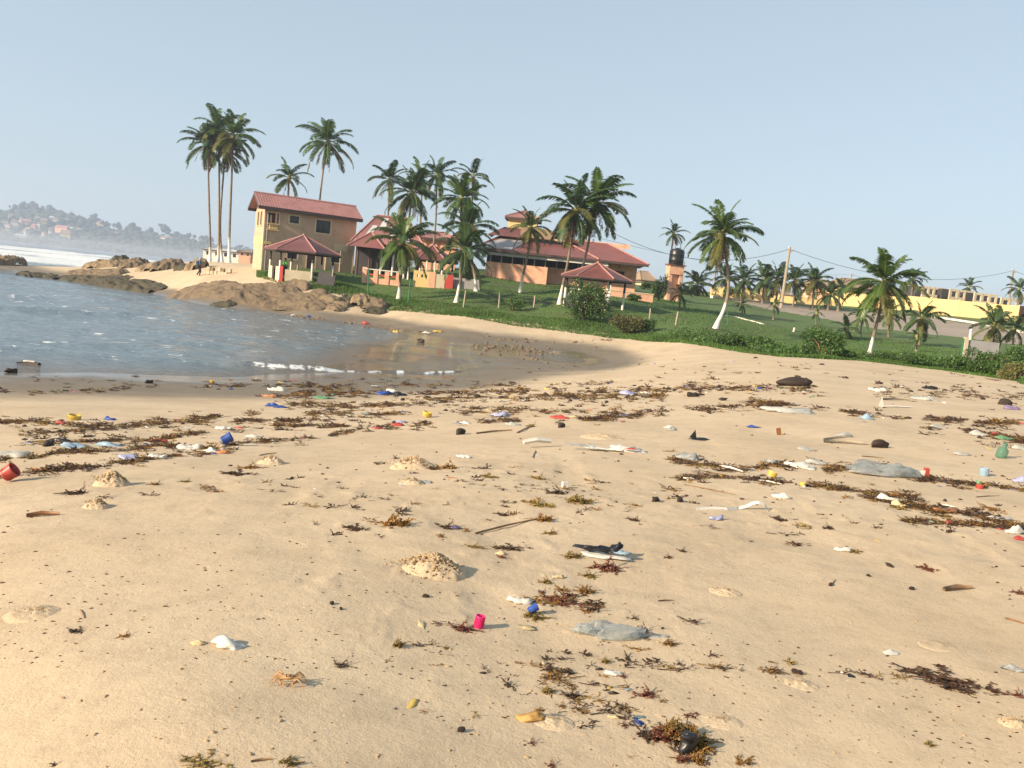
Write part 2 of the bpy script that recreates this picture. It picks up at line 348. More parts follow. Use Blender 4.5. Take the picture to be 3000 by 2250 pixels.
# ---------------------------------------------------------------- ground: sand, lawn, road as adjoining sheets of one height field
def terrain():
    az = np.concatenate([np.linspace(-math.pi, -.68, 60)[:-1], np.arange(-.68, .68, .0024), np.linspace(.68, math.pi, 60)[:-1]])
    lr = np.concatenate([np.linspace(math.log(.5), math.log(2.3), 12)[:-1], np.linspace(math.log(2.3), math.log(13), 330)[:-1], np.linspace(math.log(13), math.log(140), 270)[:-1], np.linspace(math.log(140), math.log(700), 36)])
    A, Lr = np.meshgrid(az, lr); r = np.exp(Lr); x = (r*np.sin(A)).ravel(); y = (r*np.cos(A)).ravel()
    z = ground(x, y); 
    z = np.where((np.arctan2(x, y) < -.36) & (np.hypot(x, y) > 135), np.minimum(z, -1.0), z)
    z = np.where(np.hypot(x, y) > 420, np.where(np.arctan2(x, y) < -.22, -3, np.minimum(z, 8)), z)
    nc = len(az); nr = len(lr)
    i = np.arange(nc); j = np.arange(nr-1); I, J = np.meshgrid(i, j); a = J*nc+I; b = J*nc+(I+1) % nc
    F = np.stack([a, b, b+nc, a+nc], -1).reshape(-1, 4)[:, ::-1]
    fx = x[F].mean(1); fy = y[F].mean(1); fa = np.arctan2(fx, fy); fr = np.hypot(fx, fy); fz = z[F].mean(1)
    def curve(pts, extra=()):
        h = [hit(*p) for p in pts]; k = sorted((math.atan2(q.x, q.y), math.hypot(q.x, q.y)) for q in h)
        return np.array([q[0] for q in k]), np.array([q[1] for q in k])
    la, lb = curve([(748,806),(800,815),(830,826),(960,844),(1051,869),(1087,888),(1196,902),(1301,913),(1500,944),(1700,968),(1850,985),(2100,1015),(2300,1044),(2500,1054),(2700,1076),(2850,1096),(2990,1117)])
    nz = 1+.025*fbm(fa*60, fr*.25, 31, 3)*2
    lawn = (fa > la[0]) & (fr*nz > np.interp(fa, la, lb, right=40)) & (fa < 1.6)
    na, nb = curve([(2100,872),(2250,905),(2400,931),(2559,962),(2797,985),(2960,1008)]); ra, rb = curve([(2100,864),(2250,884),(2400,904),(2600,921),(2729,932),(2893,956),(2990,972)])
    road = (fa > na[0]) & (fr*(1+.02*fbm(fa*40, fr*.2, 41, 2)) > np.interp(fa, na, nb)) & (fr < np.interp(fa, ra, rb)) & (fa < 1.0)
    lawn &= ~road
    global LAWN_EDGE; LAWN_EDGE = (la, lb); global ROAD_NEAR; ROAD_NEAR = (na, nb); global ROAD_FAR; ROAD_FAR = (ra, rb)
    for name, sel, m in (('beach_sand', ~(lawn | road), 'sand'), ('lawn', lawn, 'lawn'), ('road', road, 'road')):
        f = F[sel]; u, inv = np.unique(f.ravel(), return_inverse=True)
        V = np.stack([x[u], y[u], z[u]], 1)
        if name == 'beach_sand':
            c0 = len(V); V = np.vstack([V, [[0, 0, 2.2]]]); ring = [np.where(u == k)[0][0] for k in range(nc)]
        props(link(name, np_mesh(name, V, inv.reshape(-1, 4), m)), kind='structure')
terrain()
def pts_in_lawn(n, seed, near=0, far=40, pw=1.0):
    rs = np.random.RandomState(seed); la, lb = LAWN_EDGE; a = rs.uniform(la[0]+.002, .62, n); r0 = np.interp(a, la, lb, right=40)
    r = r0 + near + (far-near)*rs.uniform(0, 1, n)**pw; k = ~((r > np.interp(a, *ROAD_NEAR)) & (a > ROAD_NEAR[0][0]))
    a = a[k]; r = r[k]; x = r*np.sin(a); y = r*np.cos(a); return x, y, ground(x, y)
def blades(name, x, y, z, h, wd, m, seed, nb=3, label=None, lean=.5):
    rs = np.random.RandomState(seed); n = len(x)*nb
    X = np.repeat(x, nb)+rs.normal(0, .06, n); Y = np.repeat(y, nb)+rs.normal(0, .06, n); Z = np.repeat(z, nb)-.03; H = np.repeat(h, nb)*rs.uniform(.5, 1.25, n)
    th = rs.uniform(0, 6.28, n); dx = np.cos(th)*wd; dy = np.sin(th)*wd; lx = rs.normal(0, lean, n)*H; ly = rs.normal(0, lean, n)*H
    V = np.stack([np.stack([X-dx, Y-dy, Z], 1), np.stack([X+dx, Y+dy, Z], 1), np.stack([X+lx, Y+ly, Z+H], 1)], 1).reshape(-1, 3)
    return props(link(name, np_mesh(name, V, np.arange(n*3).reshape(-1, 3), m, False)), label=label, cat='grass', kind='stuff')
x, y, z = pts_in_lawn(36000, 1, 0, 36)
blades('lawn_grass', x, y, z, .09+.08*vn(x*.3, y*.3, 3), .035, 'blade', 2, 2, 'short green grass over the sloping lawn')
x, y, z = pts_in_lawn(24000, 5, -1.3, 3.2, 1.15)
blades('rough_grass', x, y, z, .10+.25*vn(x*.5, y*.5, 7)**2, .035, 'blade', 6, 3, 'longer rough grass along the sand edge of the lawn', .35)

# ---------------------------------------------------------------- sea
def sea():
    az = np.concatenate([np.linspace(-math.pi, -.72, 24)[:-1], np.arange(-.72, .40, .0028), np.linspace(.40, math.pi, 40)[:-1]])
    lr = np.concatenate([np.linspace(math.log(14), math.log(130), 380)[:-1], np.linspace(math.log(130), math.log(460), 130)[:-1], np.linspace(math.log(460), math.log(26000), 40)])
    A, L_ = np.meshgrid(az, lr); r = np.exp(L_); x = (r*np.sin(A)).ravel(); y = (r*np.cos(A)).ravel(); R_ = r.ravel()
    g = base_h(x, y); dep = np.clip(-g, 0, 3); cov = np.clip(dep/.35, .04, 1)*(R_ < 900)
    px, py = project(x, y, 0*x); front = (y > 3)
    z = .09*fbm(x*.5+y*.2, y*.9, 51, 4)*cov*2 + .03*np.sin(y*1.1+x*.35+4*fbm(x*.1, y*.1, 5, 2))*cov
    foam = np.zeros_like(x)
    def wave(pts, w, h, fo, seed, brk=.5, fs=.06):
        nonlocal z, foam
        p = np.array(pts, float); yy = np.interp(px, p[:,0], p[:,1]); yy = yy + 7*fbm(px*.012, px*0+seed, seed, 3)
        d = (py-yy)/w; inx = (px > p[0,0]) & (px < p[-1,0]) & front
        e = np.clip(np.minimum(px-p[0,0], p[-1,0]-px)/60, 0, 1)
        z = z + np.where(inx, h*e*np.exp(-d*d), 0)
        m = np.clip((.6*vn(px*fs*.5+seed, px*0, seed+3)+.4*vn(px*fs*1.6+9, px*0, seed+6)-brk)*2.2, 0, 1)
        foam = np.maximum(foam, np.where(inx, fo*e*m*np.exp(-((py-yy-w*.45)/(w*.85))**2), 0))
    wave([(-200,1012),(0,1018),(250,1040),(500,1055),(750,1077),(1000,1092)], 6, .12, .30, 1, .2, .35)
    wave([(650,1070),(800,1082),(1000,1093),(1180,1095),(1400,1092)], 4.5, .11, .56, 7, .10, .09)
    wave([(-100,862),(0,868),(170,878)], 6, .2, .55, 2, .25); wave([(215,878),(345,888)], 4, .1, .45, 3, .35); wave([(530,932),(600,940)], 3.5, .1, .5, 4, .2); wave([(610,925),(710,948)], 3.5, .1, .45, 5, .3)
    wave([(-100,900),(200,915),(420,922)], 6, .22, .2, 6); wave([(820,990),(1010,1010),(1250,1020),(1380,1042)], 3.5, .05, .42, 8, .4); wave([(1140,1035),(1230,1042)], 3.5, .05, .45, 9, .3)
    wave([(300,960),(700,985),(1000,1020)], 6, .07, .25, 10, .5); wave([(-100,985),(300,1010),(700,1040)], 6, .08, .36, 12, .5)
    chop = fbm(x*1.1+y*.25, y*2.2, 91, 3); foam = np.maximum(foam, np.where((R_ < 125) & front, np.clip((chop-.165)*6, 0, .46)*np.clip(dep/.2, 0, 1), 0))
    sh = np.clip((.16-dep)/.16, 0, 1)*(R_ < 90)*(y > 0)
    foam = np.maximum(foam, .22*np.clip(1-np.abs(dep-.03)/.04, 0, 1)*(R_ < 80)*(vn(x*.7, y*.7, 9) > .5)*(px > 450)*(px < 1500))
    far = (R_ > 135) & (R_ < 520) & (A.ravel() < -.27)
    rows = fbm(x*.02, y*.055, 61, 4); z = z + np.where(far, np.clip(rows+.1, 0, 1)*4.2*np.clip((R_-135)/40, 0, 1)*np.clip((520-R_)/200, 0, 1), 0)
    foam = np.where(far, np.clip(rows*3.4+.08, 0, .62)*np.clip((520-R_)/120, 0, 1), foam)
    z = np.where(R_ > 900, -.25, z)
    nc = len(az); nr = len(lr); I, J = np.meshgrid(np.arange(nc), np.arange(nr-1)); a = J*nc+I; b = J*nc+(I+1) % nc
    F = np.stack([a+nc, b+nc, b, a], -1).reshape(-1, 4)
    keep = (np.min(g[F], 1) < .25) | (np.max(R_[F], 1) > 420); F = F[keep]
    u, inv = np.unique(F.ravel(), return_inverse=True)
    me = np_mesh('sea', np.stack([x, y, z], 1)[u], inv.reshape(-1, 4), 'water')
    for n, v in (('foam', foam), ('shallow', sh)):
        at_ = me.attributes.new(n, 'FLOAT', 'POINT'); at_.data.foreach_set('value', v[u].astype(np.float32))
    props(link('sea', me), kind='structure')
sea()

# ---------------------------------------------------------------- far headland across the bay
def hill_top(px): return np.interp(px, [-900,-300,0,60,170,240,290,420,480,620,760,900,1400], [640,625,618,612,622,650,672,684,696,722,742,760,812])
def hillside(x, y):
    px = 1500+FOC*(x/y); t = np.clip((y-1420)/420, 0, 1); top = (hor(px)-hill_top(px))/FOC*1840
    return np.clip(top, 0, 200)*(t*t*(3-2*t))*.9+HC*t + 5*fbm(x*.012, y*.012, 71, 4)*np.minimum(t*3, 1) + np.minimum(t*40, 2.2)-1
def hill():
    px = np.linspace(-1100, 1500, 170); Y = np.concatenate([np.linspace(1410, 1850, 60), [2100, 2400]])
    P, YY = np.meshgrid(px, Y); x = ((P-1500)/FOC*YY).ravel(); y = YY.ravel(); z = hillside(x, y); n = len(px)
    z = np.where(y > 1900, z*.4, z)
    I, J = np.meshgrid(np.arange(n-1), np.arange(len(Y)-1)); a = J*n+I
    props(link('far_hillside', np_mesh('far_hillside', np.stack([x,y,z],1), np.stack([a,a+1,a+n+1,a+n],-1).reshape(-1,4), 'hill')), kind='structure')
hill()
def ico(sub=2):
    bm = bmesh.new(); bmesh.ops.create_icosphere(bm, subdivisions=sub, radius=1); v = np.array([q.co[:] for q in bm.verts]); f = np.array([[q.index for q in t.verts] for t in bm.faces]); bm.free(); return v, f
IV, IF = ico(2); IV3, IF3 = ico(3); IV1, IF1 = ico(1)
def clumps(rs, P, S, base=(IV, IF), amp=.35):
    n = len(base[0]); V = []; F = []
    for i, (p, s) in enumerate(zip(P, S)):
        v = base[0]*(1+amp*(rs.rand(n, 1)-.5)*2)*s+p; V.append(v); F.append(base[1]+i*n)
    return np.vstack(V), np.vstack(F)
rs = np.random.RandomState(4); P = []; S = []
for i in range(1700):
    px = rs.uniform(-500, 780); Y = rs.uniform(1425, 1850); x = (px-1500)/FOC*Y; s = rs.uniform(3, 7.5)
    P.append((x, Y, float(hillside(np.array([x]), np.array([Y]))[0])+s*.3)); S.append((s*1.2, s, s*rs.uniform(.7, 1.1)))
V, F = clumps(rs, np.array(P), np.array(S), (IV1, IF1))
props(link('hillside_wood', np_mesh('hillside_wood', V, F, 'hilltree', False)), 'hazy dark trees mixed between the houses on the far headland', 'trees', kind='stuff')
def far_tree(px, py, r, k, palm=False):
    p = at(px, py, 1845); g = float(hillside(np.array([p.x]), np.array([1840.]))[0]); m = r/FOC*1845; rs = np.random.RandomState(k); t = thing('hillside_tree', f'{["broad rounded","tall narrow","spreading","small bushy"][k%4]} hazy headland tree, {FT[k][4]}', 'tree', (p.x, p.y, g), 0, 'trees on the far headland ridge')
    h = p.z-g; MB().tube([(0,0,-2),(0,0,max(h,1))], [1, .6], 6).build('trunk', 'trunk', t)
    Q = [(rs.normal(0,.45)*m, rs.normal(0,.4)*m, h+rs.normal(0,.3)*m) for _ in range(12)]
    V, F = clumps(rs, np.array(Q), np.array([[m*rs.uniform(.35,.6)]*3 for _ in range(12)]), (IV1, IF1), .45); link('crown', np_mesh('crown', V, F, 'hilltree', False), t)
FT = [(38,606,10,0,'the leftmost one on the ridge'),(75,606,20,1,'left end of the summit group'),(100,608,16,2,'on the summit just right of the highest crown'),(160,622,22,3,'at the right shoulder where the ridge drops'),(125,615,14,4,'middle of the summit clump'),(275,645,18,5,'lone dark crown halfway along the ridge'),(345,664,13,6,'first of the low pair past the lone crown'),(390,670,20,7,'darkest one over the white villa'),
      (310,658,10,8,'beside the lone dark crown'),(440,678,12,9,'thin one left of the two feathery trees'),(482,672,16,10,'feathery one left of the tall palm group'),(520,690,14,11,'low one in the dip before the palm group'),(553,692,12,12,'pointed one near the palm trunks'),(590,700,10,13,'nearest to the four tall palms'),(612,704,14,14,'seen beside the palm trunks'),(700,724,9,15,'right of the palm trunks')]
for k, (a, b, c, *_ ) in enumerate(FT): far_tree(a, b, c, k)
# houses on the headland
FH = [(75,652,26,9,'red','brown walled house below the summit'),(43,650,18,5,'white','pale low house left under the summit'),(128,652,16,12,'cream','cream two storey house in the middle of the slope'),(112,655,8,4,'white','small white shed beside the cream house'),(178,672,36,11,'red','long red roofed block in the middle slope'),(227,676,20,7,'white','white twin gabled house right of the red block'),
      (287,658,9,10,'cream','tall pale house high on the ridge'),(297,668,9,10,'cream','peach house just below the tall pale one'),(335,690,24,11,'red','pale villa with an orange roof near the middle'),(190,696,26,22,'cream','large ochre house above the shore'),(485,702,34,9,'white','bright white long villa at the right slope'),(80,672,16,6,'white','white cottage on the lower left slope'),(125,688,9,9,'cream','narrow pale house under the cream one'),
      (20,664,12,8,'red','small red roofed house at far left'),(60,692,28,5,'greyroof','long grey shed low on the left'),(240,700,12,6,'white','little white house near the shore'),(268,712,8,9,'white','white block close to the surf'),(305,706,16,5,'greyroof','grey flat house above the surf'),(400,712,14,5,'white','low whitish house right of centre near shore'),(150,640,12,6,'greyroof','grey house near the shoulder of the ridge'),
      (190,648,14,7,'white','pale house under the ridge shoulder'),(250,690,14,6,'red','small red roof right of the white gables'),(588,706,10,5,'white','pale house beside the palm trunks'),(10,680,14,6,'cream','cream hut at the lower far left'),(380,694,12,6,'greyroof','grey hut right of the villa with orange roof'),(430,725,10,7,'white','shoreline hut on the right'),(30,634,12,7,'white','whitish house near the top of the far left slope'),(96,668,10,12,'red','red brown tower house left of centre')]
ORD = ['first','second','third','fourth','fifth','sixth','seventh','eighth','ninth','tenth','eleventh','twelfth']; _r = hsh('huts')
for row, (off, nm) in enumerate(((34,'upper'),(60,'lower'))):
    for i in range(12):
        px = 22+i*46+_r.uniform(-9,9)-row*6; FH.append((px, float(hill_top(px))+off*(1-i*.035)+_r.uniform(-7,7), _r.uniform(6,15), _r.uniform(4,7), _r.choice(['white','cream','white','red','greyroof','white']), f'small hut, {ORD[i]} from the left in the {nm} scattered row'))
for px, py, wd, hp, c, d in FH:
    Y = 1800 - (py-float(hill_top(px)))*3.6-45; p = at(px, py, Y); k = Y/FOC; W = wd*k; H = hp*k; g = float(hillside(np.array([p.x]), np.array([Y]))[0])
    z0 = min(g, p.z-H*.5)-2; t = thing('hillside_house', d+', on the far headland', 'house', (p.x, Y, 0), hsh(px).uniform(-.3, .5), 'houses on the far headland')
    MB().box(-W/2, W/2, 0, 9, z0, p.z+H*.5).build('wall', {'red':'peach','white':'gutter','cream':'cream','greyroof':'beige'}[c], t)
    z1 = p.z+H*.5; MB().q((-W*.56,-1,z1),(W*.56,-1,z1),(W*.5,5,z1+H*.45+1),(-W*.5,5,z1+H*.45+1)).q((W*.56,10,z1),(-W*.56,10,z1),(-W*.5,5,z1+H*.45+1),(W*.5,5,z1+H*.45+1)).q((-W*.56,-1,z1),(-W*.5,5,z1+H*.45+1),(-W*.56,10,z1)).q((W*.56,-1,z1),(W*.56,10,z1),(W*.5,5,z1+H*.45+1)).build('roof', {'red':'redroof','white':'brownroof','cream':'brownroof','greyroof':'greyroof'}[c], t)
    for s in (-.25, .22): MB().box(W*s-.8, W*s+.8, -.15, .05, p.z-.8, p.z+.9).build('window', 'glass', t)

# ---------------------------------------------------------------- rocks
def rock(px, py, wpx, dep, h, rot, seed, m, label, name='rock', sharp=1.0, cat='rock', lift=0, group=None, n=70):
    p = hit(px, py) if not isinstance(px, Vector) else px; W = wpx*p.y/FOC; c, s = math.cos(rot), math.sin(rot)
    u, v = np.meshgrid(np.linspace(-1, 1, n), np.linspace(-1, 1, max(16, int(n*.6)))); u = u.ravel(); v = v.ravel()
    uu = u + .22*fbm(u*2+seed, v*2, seed, 3)*2; vv = v+.3*fbm(u*2, v*2+seed, seed+5, 3)*2
    d = 1-(np.abs(uu)**2.3+np.abs(vv)**2.2); rid = 1-np.abs(2*fbm(u*W*.35, v*dep*.7+seed, seed+2, 4))*2
    lay = fbm(u*W*.12+seed, v*dep*.3, seed+8, 3); hh = np.clip(d, -.3, 1); prof = np.where(hh > 0, np.sqrt(np.maximum(hh, 0)), hh*2)
    z = h*prof*(.72+.9*lay*sharp) + sharp*h*.55*(rid-.6)*np.clip(hh*3, 0, 1); st = h*.16; z = np.where(hh > 0, z*.45+.55*(np.floor(z/st)+np.clip((z/st-np.floor(z/st))*2.5-.7, 0, 1))*st, z)
    X = u*W/2; Yv = v*dep/2; wx = p.x+c*X-s*Yv; wy = p.y+s*X+c*Yv; z = base_h(wx, wy)-p.z+z+lift-.03
    V = np.stack([X, Yv, z], 1); nv = max(16, int(n*.6)); I, J = np.meshgrid(np.arange(n-1), np.arange(nv-1)); a = J*n+I; F = np.stack([a, a+1, a+n+1, a+n], -1).reshape(-1, 4)
    F = F[np.max(d[F], 1) > -.35]
    o = link(name, np_mesh(name, V, F, m, False)); o.location = p; o.rotation_euler = (0, 0, rot); return props(o, label, cat, group)
ro = math.radians
rock(600,851,280,4.5,.55,ro(-27),1,'rock','broad brown rock outcrop on the sand, its left rounded hump','rock_outcrop')
rock(748,864,340,5,.65,ro(-31),2,'rock','highest brown rock outcrop hump in front of the two storey house','rock_outcrop')
rock(860,888,270,3.2,.45,ro(-33),3,'rock','smooth wedge shaped rock outcrop tapering down to the waterline','rock_outcrop')
for a in [(925,868,70,2.5,.6,4,'rock','angular brown boulder at the lawn corner, leftmost of its row'),(962,880,80,2.4,.5,5,'rocky','pale cracked boulder below the lawn fence post'),(1000,893,60,2,.55,6,'rock','squat brown boulder with a dark side by the sand'),
          (1018,880,50,2,.7,7,'rockd','dark grey boulder at the grass edge'),(1058,893,60,2,1.1,8,'rocky','blocky pale tan boulder with upright faces'),(1100,900,85,2.4,.75,9,'rock','long slanting boulder of the right end'),(1098,915,70,1.4,.5,10,'rockd','dark wedge stone low on the sand under the slanting boulder'),
          (985,905,60,1.4,.4,12,'rock','small low boulder with a shaded face near the water'),(870,845,90,2.4,.8,14,'rock','brown rock shelf just under the lawn tip')]:
    rock(a[0], a[1], a[2], a[3], a[4], ro(-15), a[5], a[6], a[7], 'boulder', group=None, n=34)
rock(108,812,190,3,.7,ro(-34),21,'rockd','dark weed covered flat rock at the waterline, left piece','weedy_rock')
rock(310,833,560,4,.8,ro(-36),22,'rockd','long dark green weed covered rock along the cove edge','weedy_rock')
rock(655,893,80,1.6,.3,ro(-10),23,'rockd','small green weedy rock alone in the wet sand','weedy_rock', n=40)
rock(285,804,230,4,.7,ro(-26),24,'rock','olive brown low rock on the sand spit','rock', n=60); rock(330,818,150,3,.5,ro(-30),25,'rockd','dark low rock behind the weed covered ledge','rock', n=50)
rock(20,776,80,5,1.5,ro(-5),26,'rock','brown rock at the left edge of the frame by the spit','rock', n=50); rock(90,768,190,5,1.5,ro(-6),27,'rockd','long dark rock ridge beside the surf','rock')
rock(300,782,120,4,1.25,ro(-6),28,'rocky','tall golden brown rock in the middle of the spit','rock', n=60); rock(392,781,90,4,1.1,ro(-6),29,'rock','rugged brown rock right of the golden one','rock', n=56)
rock(240,772,80,4,1.2,ro(-6),37,'rockd','low dark rock left of the golden one','rock', n=40)
rock(345,778,70,3,1.4,ro(-6),30,'rockd','dark crag wedged between two spit rocks','rock', n=40); rock(440,789,80,3,1.0,ro(-6),31,'rocky','pale low rock pile before the rugged rock','rock', n=44)
rock(490,786,85,4,1.2,ro(-6),32,'rock','dark topped rock near the walking man','rock', n=48); rock(530,790,40,2,.9,ro(-6),33,'rockd','small dark rock at the right end of the ridge','rock', n=34)
rock(at(52,734,190),0,26,3,2.6,0,34,'rockd','lone dark rock standing in the white surf','rock', n=34)
rock(575,786,60,3,.9,ro(-6),35,'rocky','rubbly rock just behind the walking man','rock', n=40)
rock(690,768,70,3,.9,ro(-6),36,'rocky','reddish rubble heap beside the house corner','rubble_heap', cat='rubble', n=40)
# ruined block wall near the walking man
p = hit(640, 803); t = thing('ruined_wall', 'ruined low wall of pale stone blocks beside the walking man', 'wall', p, ro(-8)); rr = hsh('rw')
for i in range(7):
    for j in range(2):
        if j and i in (2, 5): continue
        MB().box(i*.36-1.25+rr.uniform(0,.04), i*.36-.93, rr.uniform(-.1,.1), .35, j*.38-.1, j*.38+.26+rr.uniform(-.05,.06)).build('stone_block', rr.choice(['beige','rocky','beige']), t)
# ---------------------------------------------------------------- palms
def frond_mesh(elev, droop, seed, m, dense=52, width=.22, ragged=.10):
    """one palm leaf of unit length, leaving the origin along +x at the given elevation"""
    rr = hsh('fr', elev, seed); n = 12; p = Vector((0,0,0)); a = elev; pts = [p.copy()]; side = rr.uniform(-.18, .18); yw = 0
    for i in range(n):
        a -= droop/n*(.5+1.0*i/n); yw += side/n; st = 1/n; p = p + Vector((math.cos(a)*math.cos(yw), math.cos(a)*math.sin(yw), math.sin(a)))*st; pts.append(p.copy())
    rb = MB().tube(pts, [.011-.009*i/n for i in range(n+1)], 4); V = list(rb.v); F = list(rb.f); nr = len(F)
    for s in (-1, 1):
        for k in range(dense):
            t = .12+.88*(k+rr.random()*.7)/dense
            if rr.random() < ragged: continue
            f = min(t*n, n-1e-3); i = int(f); o = pts[i].lerp(pts[i+1], f-i); T = (pts[i+1]-pts[i]).normalized()
            S = Vector((-T.y, T.x, 0)); S = S.normalized() if S.length > .01 else Vector((0,1,0)); U = T.cross(S)*-1
            if U.z < 0 and abs(T.z) < .9: U = -U
            L = width*(math.sin(math.pi*min(1, .12+t*.80))**.55)*rr.uniform(.8, 1.15)*(1.0 if t < .93 else .7)
            d = (S*s*.80+T*.62+Vector((0,0,-1))*.10+U*.16).normalized()
            mid = o+d*L*.5; d2 = (d+Vector((0,0,-1))*(.55+.3*rr.random())).normalized(); tip = mid+d2*L*.55; wv = T*(.0125+.004*rr.random())
            b = len(V); V += [tuple(o-wv*.6), tuple(o+wv*.6), tuple(mid+wv), tuple(mid-wv), tuple(tip)]; F += [(b, b+1, b+2, b+3), (b+3, b+2, b+4)]
    me = bpy.data.meshes.new('palm_leaf'); me.from_pydata(V, [], F); me.update(); me.materials.append(M[m]); me.materials.append(M['rachis'] if m != 'frond_d' else M['frond_d'])
    mi = np.zeros(len(F), np.int32); mi[:nr] = 1; me.polygons.foreach_set('material_index', mi); return me
FR = {}
for key, m in (('g','frond'), ('k','frond_k')):
    FR[key] = [[frond_mesh(R(e), R(d), s, m) for s in range(3)] for e, d in ((82,38),(64,62),(46,78),(28,82),(10,76),(-12,62),(-36,42))]
FRY = [[frond_mesh(R(e), R(d), s, 'frond_y') for s in range(2)] for e, d in ((18,70),(-10,62),(-38,40))]
FRD = [frond_mesh(R(e), R(d), s, 'frond_d', 26, .14, .35) for s, (e, d) in enumerate(((-40,42),(-62,24),(-72,16)))]
def palm(cx, cy_, bx, by, rad, Y, label, n=20, key='g', wash=0, seed=0, bend=0, group='coconut palms round the compound', dead=3, yellow=2, coco=True, thick=1.0, base=None, wide=1.0, name='palm_tree'):
    rr = hsh('palm', cx, cy_, seed); top = at(cx, cy_, Y)
    if base is None: bp = at(bx, by, Y); bp.z = min(bp.z, gz(bp.x, bp.y)+.05) if abs(bp.z-gz(bp.x, bp.y)) < 1.2 else gz(bp.x, bp.y)
    else: bp = base
    Lf = rad/FOC*Y*1.17; n = int(n*1.06); dead += 2; t = thing(name, label, 'palm tree', bp, 0, group); d = top-bp
    pts = []; k = 14; r0 = .17*thick
    for i in range(k+1):
        f = i/k; q = d*f+Vector((bend*math.sin(f*math.pi)*(1-f*.35), 0, 0)); q += Vector((.05*math.sin(f*7+seed), .05*math.cos(f*6), 0))*min(1, d.z/6); 
        if i == 0: q.z -= .3
        pts.append(q)
    rads = [r0*(1.55-.75*min(1, f/.1)) if f < .1 else r0*(.8-.22*f) for f in [i/k for i in range(k+1)]]
    kw = 0
    if wash:
        kw = max(1, round(k*min(.95, wash/max(d.z, .1))))
        MB().tube(pts[:kw+1], [r*1.04 for r in rads[:kw+1]], 9).build('painted_trunk_base', 'white', t, True)
    MB().tube(pts[kw:], rads[kw:], 9).build('trunk', 'trunk', t, True)
    hd = pts[-1]; heart = MB().lathe([(.02,-.5),(r0*1.15,-.35),(r0*1.5,0),(r0*1.0,.3),(.03,.5)], 8); heart.build('crown_heart', 'rachis', t, True, location=hd)
    g0 = rr.random()*6.28
    for i in range(n):
        f = (i+.5)/n; lv = min(6, int(f**.9*7)); s = rr.uniform(.88, 1.1)*(.82 if lv == 0 else 1.0)*Lf
        me = FR[key][lv][rr.randrange(3)]
        if lv >= 4 and rr.random() < yellow/6: me = FRY[lv-4][rr.randrange(2)]
        o = link('palm_leaf', me, t); o.location = hd+Vector((0,0,.12*(1-f))); o.rotation_euler = (rr.uniform(-.25,.25), rr.uniform(-.1,.1), g0+i*2.399963+rr.uniform(-.25,.25)); o.scale = (s*wide, s*rr.uniform(.9,1.15), s)
    for i in range(dead):
        o = link('dead_leaf', FRD[i % 3], t); s = Lf*rr.uniform(.6, .85); o.location = hd+Vector((0,0,-.15)); o.rotation_euler = (0, 0, rr.random()*6.28); o.scale = (s, s, s)
    if coco:
        for i in range(rr.randint(3, 7)):
            a = rr.random()*6.28; MB().lathe([(.01,-.15),(.09,-.08),(.11,.02),(.07,.12),(.01,.16)], 7).build('coconut', 'coco', t, True, location=hd+Vector((.22*math.cos(a), .22*math.sin(a), -.25-rr.random()*.25)))
    return t
G4 = 'tall palms standing together at the point'
palm(606,424,614,763,76,120,'leftmost of the four tall slender palms by the sea',21,'k',2.6,1,.25,G4,dead=5,yellow=2.2,thick=1.15)
palm(637,378,638,766,72,121,'second from left of the four tall slender palms, crown raised higher',20,'g',2.4,2,.35,G4,dead=4,yellow=2.5,thick=1.15)
palm(660,446,652,762,66,122,'third of the four tall palms, crooked trunk kinked in the middle',17,'k',2.6,3,-.5,G4,dead=5,yellow=3.2,thick=1.15)
palm(684,400,673,757,78,119,'rightmost and fullest of the four tall palms by the sea',23,'g',3.4,4,-.15,G4,dead=6,yellow=2.5,thick=1.3)
palm(960,418,925,790,82,104,'tall single palm leaning right above the red house roof',19,'g',0,5,-.4,dead=5,yellow=2.5)
palm(846,522,838,790,62,101,'small palm crown peeping over the ridge of the red roof',13,'k',0,6,0,dead=1,yellow=1.5)
palm(1139,528,1128,800,62,106,'slim palm at the left end of the middle group',16,'k',0,7,.2,dead=3,yellow=2.5)
palm(1206,566,1186,842,84,91,'dark bushy palm rising beside the patched red roof',21,'k',0,8,-.2,dead=4)
palm(1236,520,1225,830,62,98,'hazy palm crown between the dark bushy one and the white trunk',14,'g',0,9,0,dead=1)
palm(1281,514,1262,815,60,104,'palm with a thin pale bare trunk in the middle group',16,'k',0,10,.15,dead=2)
palm(1386,520,1370,812,58,104,'highest right hand palm crown of the middle group',13,'k',0,11,.2,dead=2)
palm(1352,586,1347,850,80,86,'thick green palm in the centre of the middle group',22,'g',0,12,0,dead=2,yellow=1)
palm(1372,668,1395,852,84,82,'palm with sprawling side leaves under the thick green one',19,'k',1.2,13,0,dead=3)
palm(1178,712,1166,873,98,75,'short bushy palm with a white base in front of the patched roof',22,'g',1.1,14,.1,dead=4,yellow=3)
palm(1360,738,1335,885,92,74,'short leaning palm with white base next to the fence post',20,'k',1.6,15,.15,dead=4,yellow=2)
palm(1556,670,1523,852,66,86,'yellowish palm standing in front of the long peach wall',18,'g',2.0,16,.1,dead=3,yellow=4.5)
palm(1688,620,1640,892,108,76,'left trunk of the big double palm before the peach building',24,'k',1.8,17,.0,dead=6,yellow=2)
palm(1745,600,1664,868,108,78,'leaning right trunk of the big double palm before the peach building',24,'g',1.5,18,.5,dead=6,yellow=2)
palm(2116,690,2094,960,102,66,'big palm with a white bent foot alone on the lawn',24,'g',2.0,19,.95,dead=7,yellow=3)
palm(1972,686,1958,868,42,118,'slender dark palm behind the black water tank',13,'k',0,20,-.1,dead=2,coco=False)
